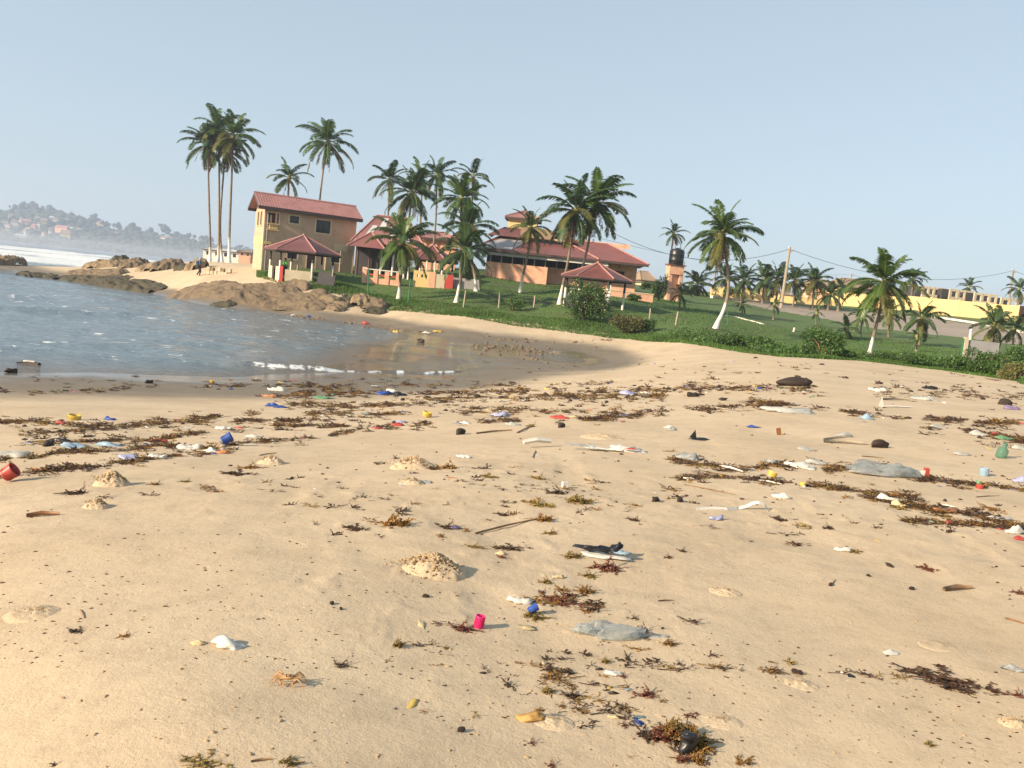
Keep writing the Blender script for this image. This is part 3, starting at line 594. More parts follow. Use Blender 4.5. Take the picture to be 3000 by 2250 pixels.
palm(2590,832,2543,1048,114,48,'big palm with a whitewashed leaning trunk at the edge of the sand',24,'g',1.15,21,.1,dead=4,yellow=2,thick=.72)
G5 = 'row of dark young palms along the yellow wall'
for i, (cx, cy_, r, lab) in enumerate([(2042,818,50,'dark palm just right of the water tower'),(2012,850,40,'low dark palm touching the foot of the tower'),(2129,800,46,'palm behind the big lawn palm trunk'),(2180,806,50,'bushy palm over the left end of the yellow wall'),(2238,804,50,'wide palm left of the electricity pole'),(2279,800,48,'palm directly left of the leaning electricity pole'),
        (2330,806,50,'dark palm directly right of the leaning electricity pole'),(2386,812,54,'spreading palm in the middle of the row'),(2432,848,44,'low palm near the brown roofed house'),(2462,828,30,'small spiky palm before the brown roofed house')]):
    palm(cx, cy_+16, cx-4, 886, r*1.12, 122-i, lab, 20, 'k', 0, 30+i, 0, G5, dead=2, coco=False)
G6 = 'far palms beyond the yellow wall'
palm(2676,818,2668,880,40,140,'hazy palm behind the big roadside palm',16,'k',0,41,0,G6,2,coco=False); palm(2840,842,2836,870,34,170,'far palm over the roofless block building',15,'k',0,42,0,G6,1,coco=False); palm(2986,848,2980,890,42,140,'palm at the right edge behind the pole',15,'k',0,43,0,G6,1,coco=False)
palm(2100,770,2090,860,42,140,'hazy palm crown behind the dead leaves of the lawn palm',13,'k',0,44,0,G6,1,coco=False)
G7 = 'young palms on the right lawn'
for cx, cy_, bx, by, r, Y, n, lab in [(1994,862,1991,905,36,84,12,'young palm in front of the tower foot'),(2482,965,2482,1003,44,74,11,'young trunkless palm left of the roadside palm'),(2524,925,2524,958,44,82,13,'young palm on the verge behind the roadside palm trunk'),(2604,925,2606,965,50,80,15,'drooping young palm just right of the roadside palm'),
        (2700,935,2696,992,66,72,17,'stout young palm with a short bare trunk by the road'),(2686,990,2686,1020,30,62,10,'tiny palm seedling in the grass before the stout young palm'),(2912,958,2916,1005,72,64,15,'wide young palm near the grey block pillar'),(2972,965,2970,1005,56,66,13,'young palm at the right edge above the bushes'),
        (2172,862,2172,882,20,100,9,'palm seedling on the road verge right of the lawn palm'),(2174,893,2176,908,28,90,10,'leafy seedling at the near road edge'),(2268,895,2269,912,26,88,9,'seedling below the electricity pole'),(2393,918,2393,936,26,84,10,'last seedling left of the roadside palm')]:
    palm(cx, cy_, bx, by, r, Y, lab, n, 'k' if cx > 2650 else 'g', 0, cx, 0, G7, dead=0, yellow=1, coco=False, thick=.6)

# ---------------------------------------------------------------- bushes
def bush(px, py, w_, h_, dep, Y, seed, label, m='leaf', n=2600, ls=.11, lobes=9, name='bush', group=None, cat='bush'):
    p = hit(px, py) if Y is None else at(px, py, Y)
    p.z = gz(p.x, p.y); k = p.y/FOC; W = w_*k; H = h_*k; rs = np.random.RandomState(seed); t = thing(name, label, cat, p, 0, group)
    st = MB()
    for i in range(6): a = rs.uniform(0, 6.28); q = Vector((math.cos(a)*W*.3, math.sin(a)*dep*.3, H*rs.uniform(.5,.8))); st.tube([(0,0,-.1), q*.5+Vector((0,0,.1*H)), q], [.03*H, .02*H, .006*H], 5)
    st.build('stem', 'drift', t)
    LC = np.stack([rs.uniform(-.36,.36,lobes)*W, rs.uniform(-.35,.35,lobes)*dep, rs.uniform(.22,.72,lobes)*H], 1); LC[0] = (0,0,H*.62)
    LR = np.stack([rs.uniform(.16,.28,lobes)*W, rs.uniform(.2,.3,lobes)*dep, rs.uniform(.2,.34,lobes)*H], 1)
    i = rs.randint(0, lobes, n); v = rs.normal(size=(n,3)); v /= np.linalg.norm(v, axis=1)[:,None]; v *= rs.uniform(.55, 1.12, n)[:,None]
    c = LC[i]+v*LR[i]; c[:,2] = np.maximum(c[:,2], .02)
    a = rs.normal(size=(n,3)); a /= np.linalg.norm(a, axis=1)[:,None]; b = np.cross(a, rs.normal(size=(n,3))); b /= np.linalg.norm(b, axis=1)[:,None]
    s = ls*rs.uniform(.6,1.3,n)[:,None]; V = np.stack([c-a*s, c-b*s*.5, c+a*s, c+b*s*.5], 1).reshape(-1,3)
    props(link('foliage', np_mesh('foliage', V, np.arange(4*n).reshape(-1,4), m, False), t)); return t
bush(1712,965,128,128,2.6,69,1,'big dense green bush in front of the right gazebo',n=5200,ls=.10,lobes=14)
bush(1835,972,110,62,2.0,66,2,'yellowish scrubby bush to the right of the big green one','leaf_y',n=2600,ls=.08)
bush(1900,968,60,40,1.6,66,3,'low green shrub near the two wooden posts',n=1200,ls=.08)
bush(1928,884,44,80,1.6,92,4,'upright leafy shrub left of the water tower',n=1800,ls=.10)
bush(1858,852,46,22,1.8,84,5,'dark rounded shrub beside the right gazebo','leaf',n=900)
bush(1500,902,80,42,1.4,73,6,'dark low bush between two fence posts',n=1200,ls=.07)
bush(2150,1018,120,46,2.2,None,7,'broad low bush left end of the verge thicket',n=2600,ls=.08); bush(2240,1030,110,44,2.0,None,8,'broad low bush in the middle of the verge thicket',n=2400,ls=.08)
bush(2410,1050,120,100,2.4,46,9,'tall bush rising behind the sand crest left of the palm trunk',n=4200,ls=.07,lobes=12); bush(2350,1046,90,44,2.0,46,10,'dark shrub at the foot of the tall crest bush',n=1800,ls=.07)
bush(2470,1052,70,30,1.6,46,15,'low shrub between tall bush and white trunk',n=1100,ls=.06)
bush(2700,1068,150,36,2.0,44,11,'low green creeper mound right of the white trunk',n=2400,ls=.06); bush(2800,1082,120,48,2.0,41,12,'mid green bush on the slope near the grey pillar',n=2400,ls=.06)
bush(2905,1102,130,80,2.2,39,13,'dark dense bush in the right corner of the verge',n=4000,ls=.06,lobes=12); bush(2975,1112,110,60,1.8,36,14,'brownish dry bush at the right edge of the sand','leaf_y',n=2600,ls=.05)
bush(2990,1060,90,90,2.2,48,16,'tall leafy bush cut by the right edge of the frame',n=2800,ls=.07)
bush(2570,1048,80,26,1.5,47,17,'tuft of creeper at the root of the white trunk',n=900,ls=.05); bush(2620,1056,90,30,1.5,46,18,'creeper mound just right of the trunk tuft',n=1200,ls=.05)
bush(2930,925,34,70,1.2,104,19,'small round tree in front of the far yellow wall',n=1100,ls=.10,name='small_tree',cat='tree')
bush(1900,836,44,26,2,120,20,'pale shrub before the beige house',n=700,ls=.14); bush(2130,882,46,44,2,118,21,'dark shrub in front of the yellow wall end',n=900,ls=.12)
rs = np.random.RandomState(77); x, y, z = pts_in_lawn(26000, 78, -.1, 5.5, 1.3); k = (x > 11) & (np.hypot(x, y) < 70) & (vn(x*.45, y*.45, 8) > .40); x, y, z = x[k], y[k], z[k]; n = len(x)
a = rs.normal(size=(n,3)); a /= np.linalg.norm(a, axis=1)[:,None]; b = np.cross(a, rs.normal(size=(n,3))); b /= np.linalg.norm(b, axis=1)[:,None]
c = np.stack([x, y, z+rs.uniform(0, 1, n)*.55*np.clip(vn(x*.45, y*.45, 8)*2.5-.9, .08, 1)], 1); s = rs.uniform(.05,.11,n)[:,None]
props(link('beach_creeper', np_mesh('beach_creeper', np.stack([c-a*s, c-b*s*.55, c+a*s, c+b*s*.55], 1).reshape(-1,3), np.arange(4*n).reshape(-1,4), 'leaf', False)), 'green creeper growing over the top edge of the sand', 'ground cover', kind='stuff')

# ---------------------------------------------------------------- building tools
class Frame:
    """a vertical wall plane through the point seen at (px, py) at depth Y, running away at angle th"""
    def __init__(s, px, py, Y, th): s.o = at(px, py, Y); s.th = th; s.d = Vector((math.cos(th), math.sin(th), 0)); s.n = Vector((-math.sin(th), math.cos(th), 0))
    def uv(s, px, py, off=0):
        r = ray(px, py); o = s.o+s.n*off-Vector((0,0,HC)); t = (s.n.dot(o))/s.n.dot(r); q = Vector((0,0,HC))+r*t; e = q-s.o; return e.dot(s.d), q.z
    def rect(s, x0, y0, x1, y1, off=0):
        a = s.uv(x0, y0, off); b = s.uv(x1, y1, off); c = s.uv(x0, y1, off); d = s.uv(x1, y0, off)
        return (a[0]+c[0])/2, (b[0]+d[0])/2, (b[1]+c[1])/2, (a[1]+d[1])/2
def wall_panel(L0, L1, z0, z1, th, holes):
    """a wall slab in x/z, thickness th in +y, with rectangular openings and their reveals"""
    xs = sorted({L0, L1, *[min(max(h[i], L0), L1) for h in holes for i in (0, 1)]}); zs = sorted({z0, z1, *[min(max(h[i], z0), z1) for h in holes for i in (2, 3)]}); m = MB()
    def solid(i, j):
        if i < 0 or j < 0 or i >= len(xs)-1 or j >= len(zs)-1: return False
        cx = (xs[i]+xs[i+1])/2; cz_ = (zs[j]+zs[j+1])/2; return not any(h[0] < cx < h[1] and h[2] < cz_ < h[3] for h in holes)
    for i in range(len(xs)-1):
        for j in range(len(zs)-1):
            if not solid(i, j): continue
            a, b, c, d = xs[i], xs[i+1], zs[j], zs[j+1]; m.q((a,0,c),(b,0,c),(b,0,d),(a,0,d)).q((b,th,c),(a,th,c),(a,th,d),(b,th,d))
            if not solid(i-1, j): m.q((a,th,c),(a,0,c),(a,0,d),(a,th,d))
            if not solid(i+1, j): m.q((b,0,c),(b,th,c),(b,th,d),(b,0,d))
            if not solid(i, j-1): m.q((a,th,c),(b,th,c),(b,0,c),(a,0,c))
            if not solid(i, j+1): m.q((a,0,d),(b,0,d),(b,th,d),(a,th,d))
    return m
def window(t, x0, x1, z0, z1, y=.1, bars=1, name='window', fr='frame', gl='glass'):
    f = MB(); e = .07; f.box(x0,x1,y,y+.06,z0,z0+e).box(x0,x1,y,y+.06,z1-e,z1).box(x0,x0+e,y,y+.06,z0+e,z1-e).box(x1-e,x1,y,y+.06,z0+e,z1-e)
    for i in range(bars): c = x0+(x1-x0)*(i+1)/(bars+1); f.box(c-.035,c+.035,y+.002,y+.058,z0+e,z1-e)
    o = f.build(name, fr, t); MB().q((x0+e,y+.035,z0+e),(x1-e,y+.035,z0+e),(x1-e,y+.035,z1-e),(x0+e,y+.035,z1-e)).build('pane', gl, o); return o
def surround(t, x0, x1, z0, z1, w_=.14, m='trim'):
    b = MB(); b.box(x0-w_,x0,-.03,.01,z0-w_,z1+w_).box(x1,x1+w_,-.03,.01,z0-w_,z1+w_).box(x0,x1,-.03,.01,z1,z1+w_).box(x0,x1,-.05,.01,z0-w_,z0); b.build('window_surround', m, t)
def roof_sheet(m, a, b, c, d, ribs=0, th=.05, h=.035):
    """sloping sheet a-b (eave) to d-c (ridge) with raised ribs running down the slope"""
    a, b, c, d = map(Vector, (a, b, c, d)); n = (b-a).cross(d-a).normalized()
    if n.z < 0: n = -n
    u = [a, b, c, d]; lo = [p-n*th for p in u]; m.q(*u).q(*lo[::-1])
    for i in range(4): m.q(lo[i], lo[(i+1)%4], u[(i+1)%4], u[i])
    for k in range(ribs):
        f0, f1 = (k+.35)/ribs, (k+.65)/ribs; p = [a.lerp(b, f0), a.lerp(b, f1), d.lerp(c, f1), d.lerp(c, f0)]; q = [x+n*h for x in p]; m.q(*q); m.q(p[0],p[1],q[1],q[0]); m.q(p[1],p[2],q[2],q[1]); m.q(p[3],p[0],q[0],q[3])
    return m

# ---------------------------------------------------------------- two storey tan house
th = R(28); F_ = Frame(771, 700, 86, th); zb = 2.6; zt = F_.uv(771, 600)[1]; Lh = F_.uv(1037, 740)[0]
t = thing('two_storey_house', 'tan two storey house with a faded red gable roof near the point', 'house', (F_.o.x, F_.o.y, 0), th)
op = F_.rect(786,624,817,654); sw = F_.rect(849,633,876,654); lw = F_.rect(926,646,968,683); gw = F_.rect(842,733,871,758); dr = F_.rect(899,741,923,792); rw = F_.rect(970,748,1000,769)
wl = 4.7; ga = (1.3,2.0); gb = (2.8,3.5); gz0, gz1 = op[2]-.25, op[3]+.1
wall_panel(0, Lh, zb-1, zt, .2, [op, sw, lw, gw, dr, rw]).build('front_wall', 'wall', t)
g = MB(); g.v = []; q = wall_panel(.2, wl, zb-1, zt, .2, [(*ga, gz0, gz1), (*gb, gz0, gz1)]); q.v = [(y_, x_, z_) for x_, y_, z_ in q.v]; q.f = [f[::-1] for f in q.f]
rz_ = F_.uv(752,562, 1.6)[1]; q.q((0,0,zt),(0,wl/2,rz_-.25),(0,wl,zt)); q.q((.2,0,zt),(.2,wl,zt),(.2,wl/2,rz_-.25)); q.build('gable_wall', 'wall', t)
MB().box(Lh-.2,Lh,.2,wl,zb-1,zt).q((Lh,0,zt),(Lh,wl,zt),(Lh,wl/2,rz_-.25)).build('right_wall', 'wall', t); MB().box(.2,Lh-.2,wl-.2,wl,zb-1,zt).build('back_wall', 'wall', t)
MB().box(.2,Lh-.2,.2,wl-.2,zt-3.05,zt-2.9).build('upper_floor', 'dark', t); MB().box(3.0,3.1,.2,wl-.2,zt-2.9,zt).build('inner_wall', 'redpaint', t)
for a, b in (ga, gb): MB().box(-.04,.0,a-.1,a,gz0-.1,gz1+.12).box(-.04,.0,b,b+.1,gz0-.1,gz1+.12).box(-.04,0,a,b,gz1,gz1+.12).box(-.08,0,a,b,gz0-.1,gz0).build('window_surround', 'trim', t)
for s, n_ in ((sw,0),(lw,1),(gw,2),(rw,1)): window(t, *s, bars=n_); surround(t, *s)
surround(t, *op)
bal = MB(); zz = op[2]
for i in range(6): x0 = op[0]+.08+i*(op[1]-op[0]-.16)/6; bal.lathe([(.05,0),(.08,.12),(.04,.26),(.06,.38),(.05,.5)], 7, (x0+.08, -.13, zz-.62))
bal.box(op[0]-.1, op[1]+.1, -.22, -.04, zz-.12, zz-.04).box(op[0]-.1, op[1]+.1, -.22, -.04, zz-.72, zz-.62); bal.build('balustrade', 'cream', t)
MB().lathe([(.07,0),(.1,.1),(.1,.7),(.07,.8)], 8, (op[0]+.28,.12,zz)).box(op[1]-.32,op[1]-.12,.12,.2,zz,op[3]).build('inner_column', 'trim', t)
MB().box(dr[0]+.06,dr[1]-.06,.08,.13,dr[2],dr[3]-.06).build('door', 'door', t); surround(t, dr[0], dr[1], dr[2]+.14, dr[3], .1)
for x_, m_ in ((.02,'trim'),(Lh-.03,'trim')): MB().box(x_-.05, x_+.06, -.05, -.002, zb-1, zt-.3).build('corner_strip', m_, t)
for px_ in (780.5, 958, 1001): u = F_.uv(px_, 700)[0]; MB().tube([(u,-.06,zb-.6),(u,-.06,zt-(.4 if px_ == 780.5 else 3.6))], .05, 6).build('downpipe', 'greypanel' if px_ < 800 else 'trim', t)
a = F_.rect(979,715,1017,736); MB().box(a[0],a[1],-.03,-.003,a[2],a[3]).build('plaster_patch', 'trim', t); a = F_.rect(775,707,794,715); MB().box(a[0],a[1],-.12,-.003,a[2],a[3]).build('sunlit_yellow_box', 'cream', t)  # yellow box near the corner, its sunlit tone put into the cream colour
zp = zt-3.05; MB().box(-.03,-.002,.02,wl,zp-.75,zp).build('plaster_band', 'cream', t)
ov = .55; ey = -.55; er = zt-.12; rl0, rl1 = -.75, Lh+.5; yr = wl/2
rf = roof_sheet(MB(), (rl0,ey,er),(rl1,ey,er),(rl1,yr,rz_),(rl0,yr,rz_), 40); roof_sheet(rf, (rl0,wl+.55,er),(rl1,wl+.55,er),(rl1,yr,rz_),(rl0,yr,rz_), 40); rf = rf.build('roof', 'redroof', t)
for i in range(20): x0 = rl0+(rl1-rl0)*i/20; MB().lathe([(.17,0),(.15,(rl1-rl0)/20*1.02)], 8).build('ridge_cap', 'redroof', rf, location=(x0, yr, rz_-.04), rotation_euler=(0, R(88), 0))
MB().box(rl0,rl1,ey-.04,ey+.02,er-.32,er-.03).box(rl0,rl1,ey+.02,0,er-.31,er-.27).box(rl0,rl1,wl+.52,wl+.58,er-.32,er-.03).build('fascia', 'fascia', t)
for x_ in (rl0-.01, rl1-.03):
    b = MB()
    for ya in (ey, wl+.55): b.q((x_,ya,er-.02),(x_,yr,rz_-.03),(x_,yr,rz_-.34),(x_,ya,er-.30)).q((x_+.05,ya,er-.02),(x_+.05,ya,er-.30),(x_+.05,yr,rz_-.34),(x_+.05,yr,rz_-.03)).q((x_,ya,er-.30),(x_,yr,rz_-.34),(x_+.05,yr,rz_-.34),(x_+.05,ya,er-.30))
    b.build('bargeboard', 'fascia', t)

# ---------------------------------------------------------------- hexagonal gazebos
def gazebo(apx, apy, ex, ey_, Rr, Y, rot, label, posts, rise, zg, n=6):
    a = at(apx, apy, Y); ze = a.z-rise; t = thing('gazebo', label, 'gazebo', (a.x, Y, 0), 0)
    P = [Vector((Rr*math.cos(rot+k*2*math.pi/n), Rr*math.sin(rot+k*2*math.pi/n), ze)) for k in range(n)]; A = Vector((0,0,a.z))
    for k in range(n):
        m = MB(); p, q = P[k], P[(k+1)%n]; m.q(p, q, A).q(p-Vector((0,0,.05)), A-Vector((0,0,.05)), q-Vector((0,0,.05))).q(p, p-Vector((0,0,.05)), q-Vector((0,0,.05)), q)
        nr = (q-p).cross(A-p).normalized(); nr = nr if nr.z > 0 else -nr
        for j in range(1, 12):
            f = j/12; b0 = p.lerp(q, f-.018); b1 = p.lerp(q, f+.018); h = 1-abs(f-.5)*2; c0 = p.lerp(q, .5).lerp(A, h)+(b0-p.lerp(q, .5))*(1-h); c1 = c0+(b1-b0)*1.0; m.q(b0+nr*.03, b1+nr*.03, c1+nr*.03, c0+nr*.03)
        m.build('roof_panel', 'redroof2', t)
        MB().tube([p+Vector((0,0,.02)), A+Vector((0,0,.02))], .075, 6).build('hip_ridge', 'redroof', t); MB().tube([p-Vector((0,0,.14)), q-Vector((0,0,.14))], .085, 4).build('eave_board', 'fascia', t)
    MB().lathe([(.16,0),(.12,.12),(.02,.2)], 8, (0,0,a.z)).build('finial', 'redroof', t)
    for k in range(n):
        c = P[k]*.82; g = zg; zs = ze-.1-(ze-g)*.38
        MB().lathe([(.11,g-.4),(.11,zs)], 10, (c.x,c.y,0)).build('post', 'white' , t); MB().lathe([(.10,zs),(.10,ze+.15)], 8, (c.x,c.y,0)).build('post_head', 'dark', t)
    return t, P, ze
t, P, ze = gazebo(890,690,0,0,3.5,80,R(4),'left red roofed gazebo with white posts in front of the tan house',0,1.5,3.05)
def lowwall(t, p, q, z0, z1, m, name='low_wall', w_=.18, cut=0):
    d = (q-p); L = math.hypot(d.x, d.y); an = math.atan2(d.y, d.x); mt = Matrix.Translation((p.x, p.y, 0)) @ Matrix.Rotation(an, 4, 'Z'); return MB().box(0, L, -w_/2, w_/2, z0, z1, mt).build(name, m, t)
Q = [p*.82 for p in P]; zg = 2.7
# front faces: 3 (left), 4 (left front), 5 (right front)
lowwall(t, Q[3], Q[3].lerp(Q[4], .33), zg-.5, zg+1.15, 'beige'); lowwall(t, Q[3].lerp(Q[4], .68), Q[4], zg-.5, zg+1.15, 'beige'); lowwall(t, Q[4]+Vector((.02,-.05,0)), Q[4].lerp(Q[5], .11)+Vector((0,-.05,0)), zg-.5, zg+1.2, 'redpaint'); lowwall(t, Q[4].lerp(Q[5], .17), Q[5], zg-.5, zg+.95, 'beige')
lowwall(t, Q[2], Q[3], zg-.5, zg+.95, 'beige'); MB().box(-1.9,.4,.5,1.0,zg+.5,zg+.95).build('counter', 'door', t); MB().box(-2.2,-1.7,-.3,.2,zg-.3,zg+1.3).build('bar_stool', 'dark', t)
MB().box(-1.6,1.6,-1.5,1.5,zg-.5,zg+.12).build('floor_slab', 'beige', t)
m_ = Matrix.Translation((1.9,-2.6,zg+.5)) @ Matrix.Rotation(R(-28),4,'X'); tb = thing('leaning_panel', 'dark sheet panel leaning by the left gazebo', 'panel', (at(955,800,76.6).x, 76.6, 0)); MB().box(-.7,.85,-.03,.03,-.75,.55, Matrix.Translation((0,0,3.25)) @ Matrix.Rotation(R(-28),4,'X')).build('sheet', 'dark', tb)
t, P, ze = gazebo(1752,771,0,0,3.1,75,R(-6),'right red roofed gazebo beside the double palm',0,1.3,3.1)
Q = [p*.82 for p in P]; lowwall(t, Q[3], Q[4], 2.8, 3.7, 'dark'); lowwall(t, Q[4], Q[5], 2.8, 3.5, 'beige'); MB().box(-1.6,1.6,-1.5,1.5,2.4,3.1).build('floor_slab', 'beige', t); MB().box(-.9,.1,-1.9,-1.3,3.1,3.95).build('counter', 'redpaint', t); MB().box(-.5,.9,.2,.6,3.1,4.3).build('back_counter', 'door', t)
t = thing('pink_low_wall', 'low pinkish wall beyond the right gazebo', 'wall', at(1768,872,86), R(4)); z_ = gz(t.location.x, t.location.y); t.location.z = z_; MB().box(0,5,0,.2,-.6,.55).build('wall_body', 'peach', t); MB().box(-.05,5.05,-.05,.25,.55,.65).build('coping', 'trim', t)

# ---------------------------------------------------------------- left pavilion with the patched red roof
def hiproof(t, x0, x1, y0, y1, ze, zr, inset, m, ribs=0, fas=True, name='roof', ov=.5):
    x0 -= ov; x1 += ov; y0 -= ov; y1 += ov; ym = (y0+y1)/2; a, b = x0+inset, x1-inset; r = MB()
    roof_sheet(r, (x0,y0,ze),(x1,y0,ze),(b,ym,zr),(a,ym,zr), ribs); roof_sheet(r, (x1,y1,ze),(x0,y1,ze),(a,ym,zr),(b,ym,zr)); r.q((x0,y1,ze),(x0,y0,ze),(a,ym,zr)).q((x1,y0,ze),(x1,y1,ze),(b,ym,zr)); o = r.build(name, m, t)
    if fas: MB().box(x0,x1,y0-.03,y0+.02,ze-.28,ze-.05).box(x0,x1,y1-.02,y1+.03,ze-.28,ze-.05).box(x0-.03,x0+.02,y0,y1,ze-.28,ze-.05).box(x1-.02,x1+.03,y0,y1,ze-.28,ze-.05).build('fascia', 'fascia', t)
    for s in ((x0,y0,a),(x0,y1,a),(x1,y0,b),(x1,y1,b)): MB().tube([(s[0],s[1],ze+.03),(s[2],ym,zr+.03)], .09, 6).build('hip_ridge', m, o)
    MB().tube([(a,ym,zr+.03),(b,ym,zr+.03)], .1, 6).build('ridge', m, o); return o, (x0,x1,y0,y1,a,b,ym)
F2 = Frame(1042, 712, 88, R(6)); L2 = F2.uv(1232, 740)[0]; ze = F2.uv(1042,708)[1]; zr = F2.uv(1100,630,3)[1]; z0 = 3.2
t = thing('open_pavilion', 'open pavilion with a patched red and grey hip roof behind the short palm', 'pavilion', (F2.o.x, F2.o.y, 0), F2.th)
o, (x0,x1,y0,y1,a,b,ym) = hiproof(t, 0, L2, 0, 7, ze, zr, 2.2, 'redroof', 34)
def onroof(f, g, lift=.06): lo = Vector((x0+(x1-x0)*f, y0, ze)); hi = Vector((a+(b-a)*f, ym, zr)); return lo.lerp(hi, g)+Vector((0,-.03,lift))
for f0, f1, g0, g1 in ((.12,.22,.05,.62),(.27,.40,.48,.92),(.50,.66,.30,.62),(.72,.82,.1,.5)): MB().q(onroof(f0,g0),onroof(f1,g0),onroof(f1,g1),onroof(f0,g1)).build('skylight_sheet', 'greyroof', o)
hp = [(x0-.2,-1.6,ze-.5),(3.1,-1.6,ze-.5),(1.5,.4,ze+1.15)]; MB().q(*hp).q((3.1,-1.6,ze-.5),(3.1,1.5,ze+.2),(1.5,.4,ze+1.15)).q((x0-.2,-1.6,ze-.55),(1.5,.4,ze+1.1),(x0-.2,1.5,ze-.1)).build('porch_roof', 'redroof2', t)
for p, q in ((hp[0],hp[2]),(hp[1],hp[2])): MB().tube([p,q],.1,6).build('porch_ridge','redroof',t)
for i in range(6): MB().lathe([(.11,z0-.6),(.11,ze)], 8, (.3+i*(L2-.6)/5,.1,0)).build('post', 'white' if i in (2,3,4) else 'door', t)
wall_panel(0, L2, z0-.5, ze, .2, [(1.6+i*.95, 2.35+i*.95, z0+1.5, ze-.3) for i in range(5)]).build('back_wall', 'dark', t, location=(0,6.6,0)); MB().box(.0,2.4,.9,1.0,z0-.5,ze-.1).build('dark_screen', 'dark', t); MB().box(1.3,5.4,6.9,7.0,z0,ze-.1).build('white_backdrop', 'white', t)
for i, x_ in enumerate((3.5,4.5,5.6)): MB().box(x_,x_+.35,3,3.3,z0-.3,z0+.9).lathe([(.12,.9),(.16,1.1),(.02,1.35)],7,(x_+.17,3.15,z0)).build('furniture', ['greypanel','white','teal'][i], t)
F3 = Frame(1060, 812, 81, R(3)); L3 = F3.uv(1172,815)[0]; t = thing('peach_garden_wall', 'low peach railed wall in front of the open pavilion', 'wall', (F3.o.x, F3.o.y, 0), F3.th); zt3 = F3.uv(1080,787)[1]; zz = zt3-1.1
for i in range(4): x_ = i*(L3-.4)/3; MB().box(x_, x_+.42, -.02, .3, zz-.6, zt3+(.12 if i == 0 else -.08)).build('pier', 'peach', t)
MB().box(.1,L3,-.06,.34,zt3-.08,zt3+.02).build('top_rail', 'white', t); MB().box(.1,L3,.05,.2,zz-.6,zz+.28).build('wall_body', 'peach', t); MB().box(.1,L3,.1,.16,zz+.52,zz+.66).build('mid_rail', 'redpaint', t)
# middle low walls and red door
F4 = Frame(1212, 800, 82, R(4)); t = thing('cream_block_wall', 'cream garden wall with small openings between the short palms', 'wall', (F4.o.x, F4.o.y, 0), F4.th)
u = [F4.uv(x_, 800)[0] for x_ in (1212,1258,1277,1305,1330)]; zt4 = F4.uv(1215,791)[1]; zb4 = zt4-1.8
wall_panel(u[0], u[1], zb4, zt4, .2, [(u[0]+.35+i*.38, u[0]+.53+i*.38, zt4-.62, zt4-.35) for i in range(3)]).build('pierced_panel','cream',t); MB().box(u[1],u[2],-.04,.24,zb4,zt4-.02).build('peach_pier','peach',t); MB().box(u[2],u[3],0,.2,zb4,zt4-.15).build('plain_panel','beige',t); MB().box(u[3],u[4],.02,.18,zb4,zt4-.1).build('red_panel','redpaint',t); MB().box(u[4],u[4]+2.6,.6,.8,zb4,zt4-.3).build('dark_panel','greypanel',t)
for px_ in (1250,1274): u_ = F4.uv(px_,780)[0]; MB().lathe([(.06,zt4-.2),(.06,zt4+1.0)],7,(u_,.1,0)).build('white_post','white',t)
t, P, ze = gazebo(1268,718,0,0,2.7,88,R(8),'small middle red roofed gazebo half hidden by palm leaves',0,1.5,3.8)
# peach upper block behind
F5 = Frame(1236, 712, 106, R(4)); L5 = F5.uv(1310,712)[0]; t = thing('peach_upper_block', 'small peach building with a grey red roof behind the middle palms', 'building', (F5.o.x,F5.o.y,0), F5.th); z5 = F5.uv(1240,694)[1]
wall_panel(0, L5+1.2, 3.5, z5, .2, [(.6,1.0,z5-1.6,z5-.6),(1.9,2.3,z5-1.4,z5-.4)]).build('wall','peach',t); MB().box(0,L5+1.2,.2,5,3.5,z5).build('body','peach',t); hiproof(t,0,L5+1.2,0,5,z5,z5+.9,2.,'redroof',12)

# ---------------------------------------------------------------- long peach building
F6 = Frame(1422, 790, 97, R(-3)); L6 = F6.uv(1603,800)[0]; zlt = (F6.uv(1422,763)[1]+F6.uv(1600,785)[1])/2; t = thing('peach_building', 'long peach building with stepped dark red roofs and open veranda band', 'building', (F6.o.x,F6.o.y,0), F6.th)
zb6 = 4.2; zev = (F6.uv(1432,726,-1.2)[1]+F6.uv(1606,748,-1.2)[1])/2; LL = F6.uv(1866,790,2.0)[0]
MB().box(0,L6,0,.22,zb6-1,zlt).build('lit_wall','peach',t); MB().box(L6+.02,LL,2.0,2.22,zb6-1,zlt+.1).build('shaded_wall','peach',t); MB().box(L6-.2,L6,.22,2.2,zb6-1,zlt).build('return_wall','peach',t)
MB().box(LL*.80,LL,1.8,1.98,zb6-1,zev).box(LL-.2,LL,2.22,9,zb6-1,zev).build('end_block','peach',t); MB().box(LL*.86,LL*.86+1.0,1.7,1.79,zlt+.1,zlt+.45).build('wall_vent','dark',t)
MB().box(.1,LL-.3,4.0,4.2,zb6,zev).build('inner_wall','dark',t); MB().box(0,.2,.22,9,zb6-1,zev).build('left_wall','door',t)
for i in range(11): x_ = .4+i*(LL*.8)/11; MB().box(x_,x_+.12,.06+(0 if x_ < L6 else 2.0),.18+(0 if x_ < L6 else 2.0),zlt+(.0 if x_ < L6 else .1),zev).build('veranda_post','greypanel',t)
for i in range(8): x_ = .6+i*.8; MB().box(x_-.04,x_+.06,.3,.36,zlt-.3,zev-.1).build('mullion','frame',t)
for i, x_ in enumerate((.4,1.9,2.7,4.3,5.0)): MB().box(x_,x_+.22,-.55,-.15,zb6-1,zb6+.55+.35*(i%2)).build('red_garden_post','redpaint',t)
ov_ = 1.2; RH = MB(); Lr = LL+1.0; ydep = 10; zr6 = F6.uv(1500,684,4)[1]
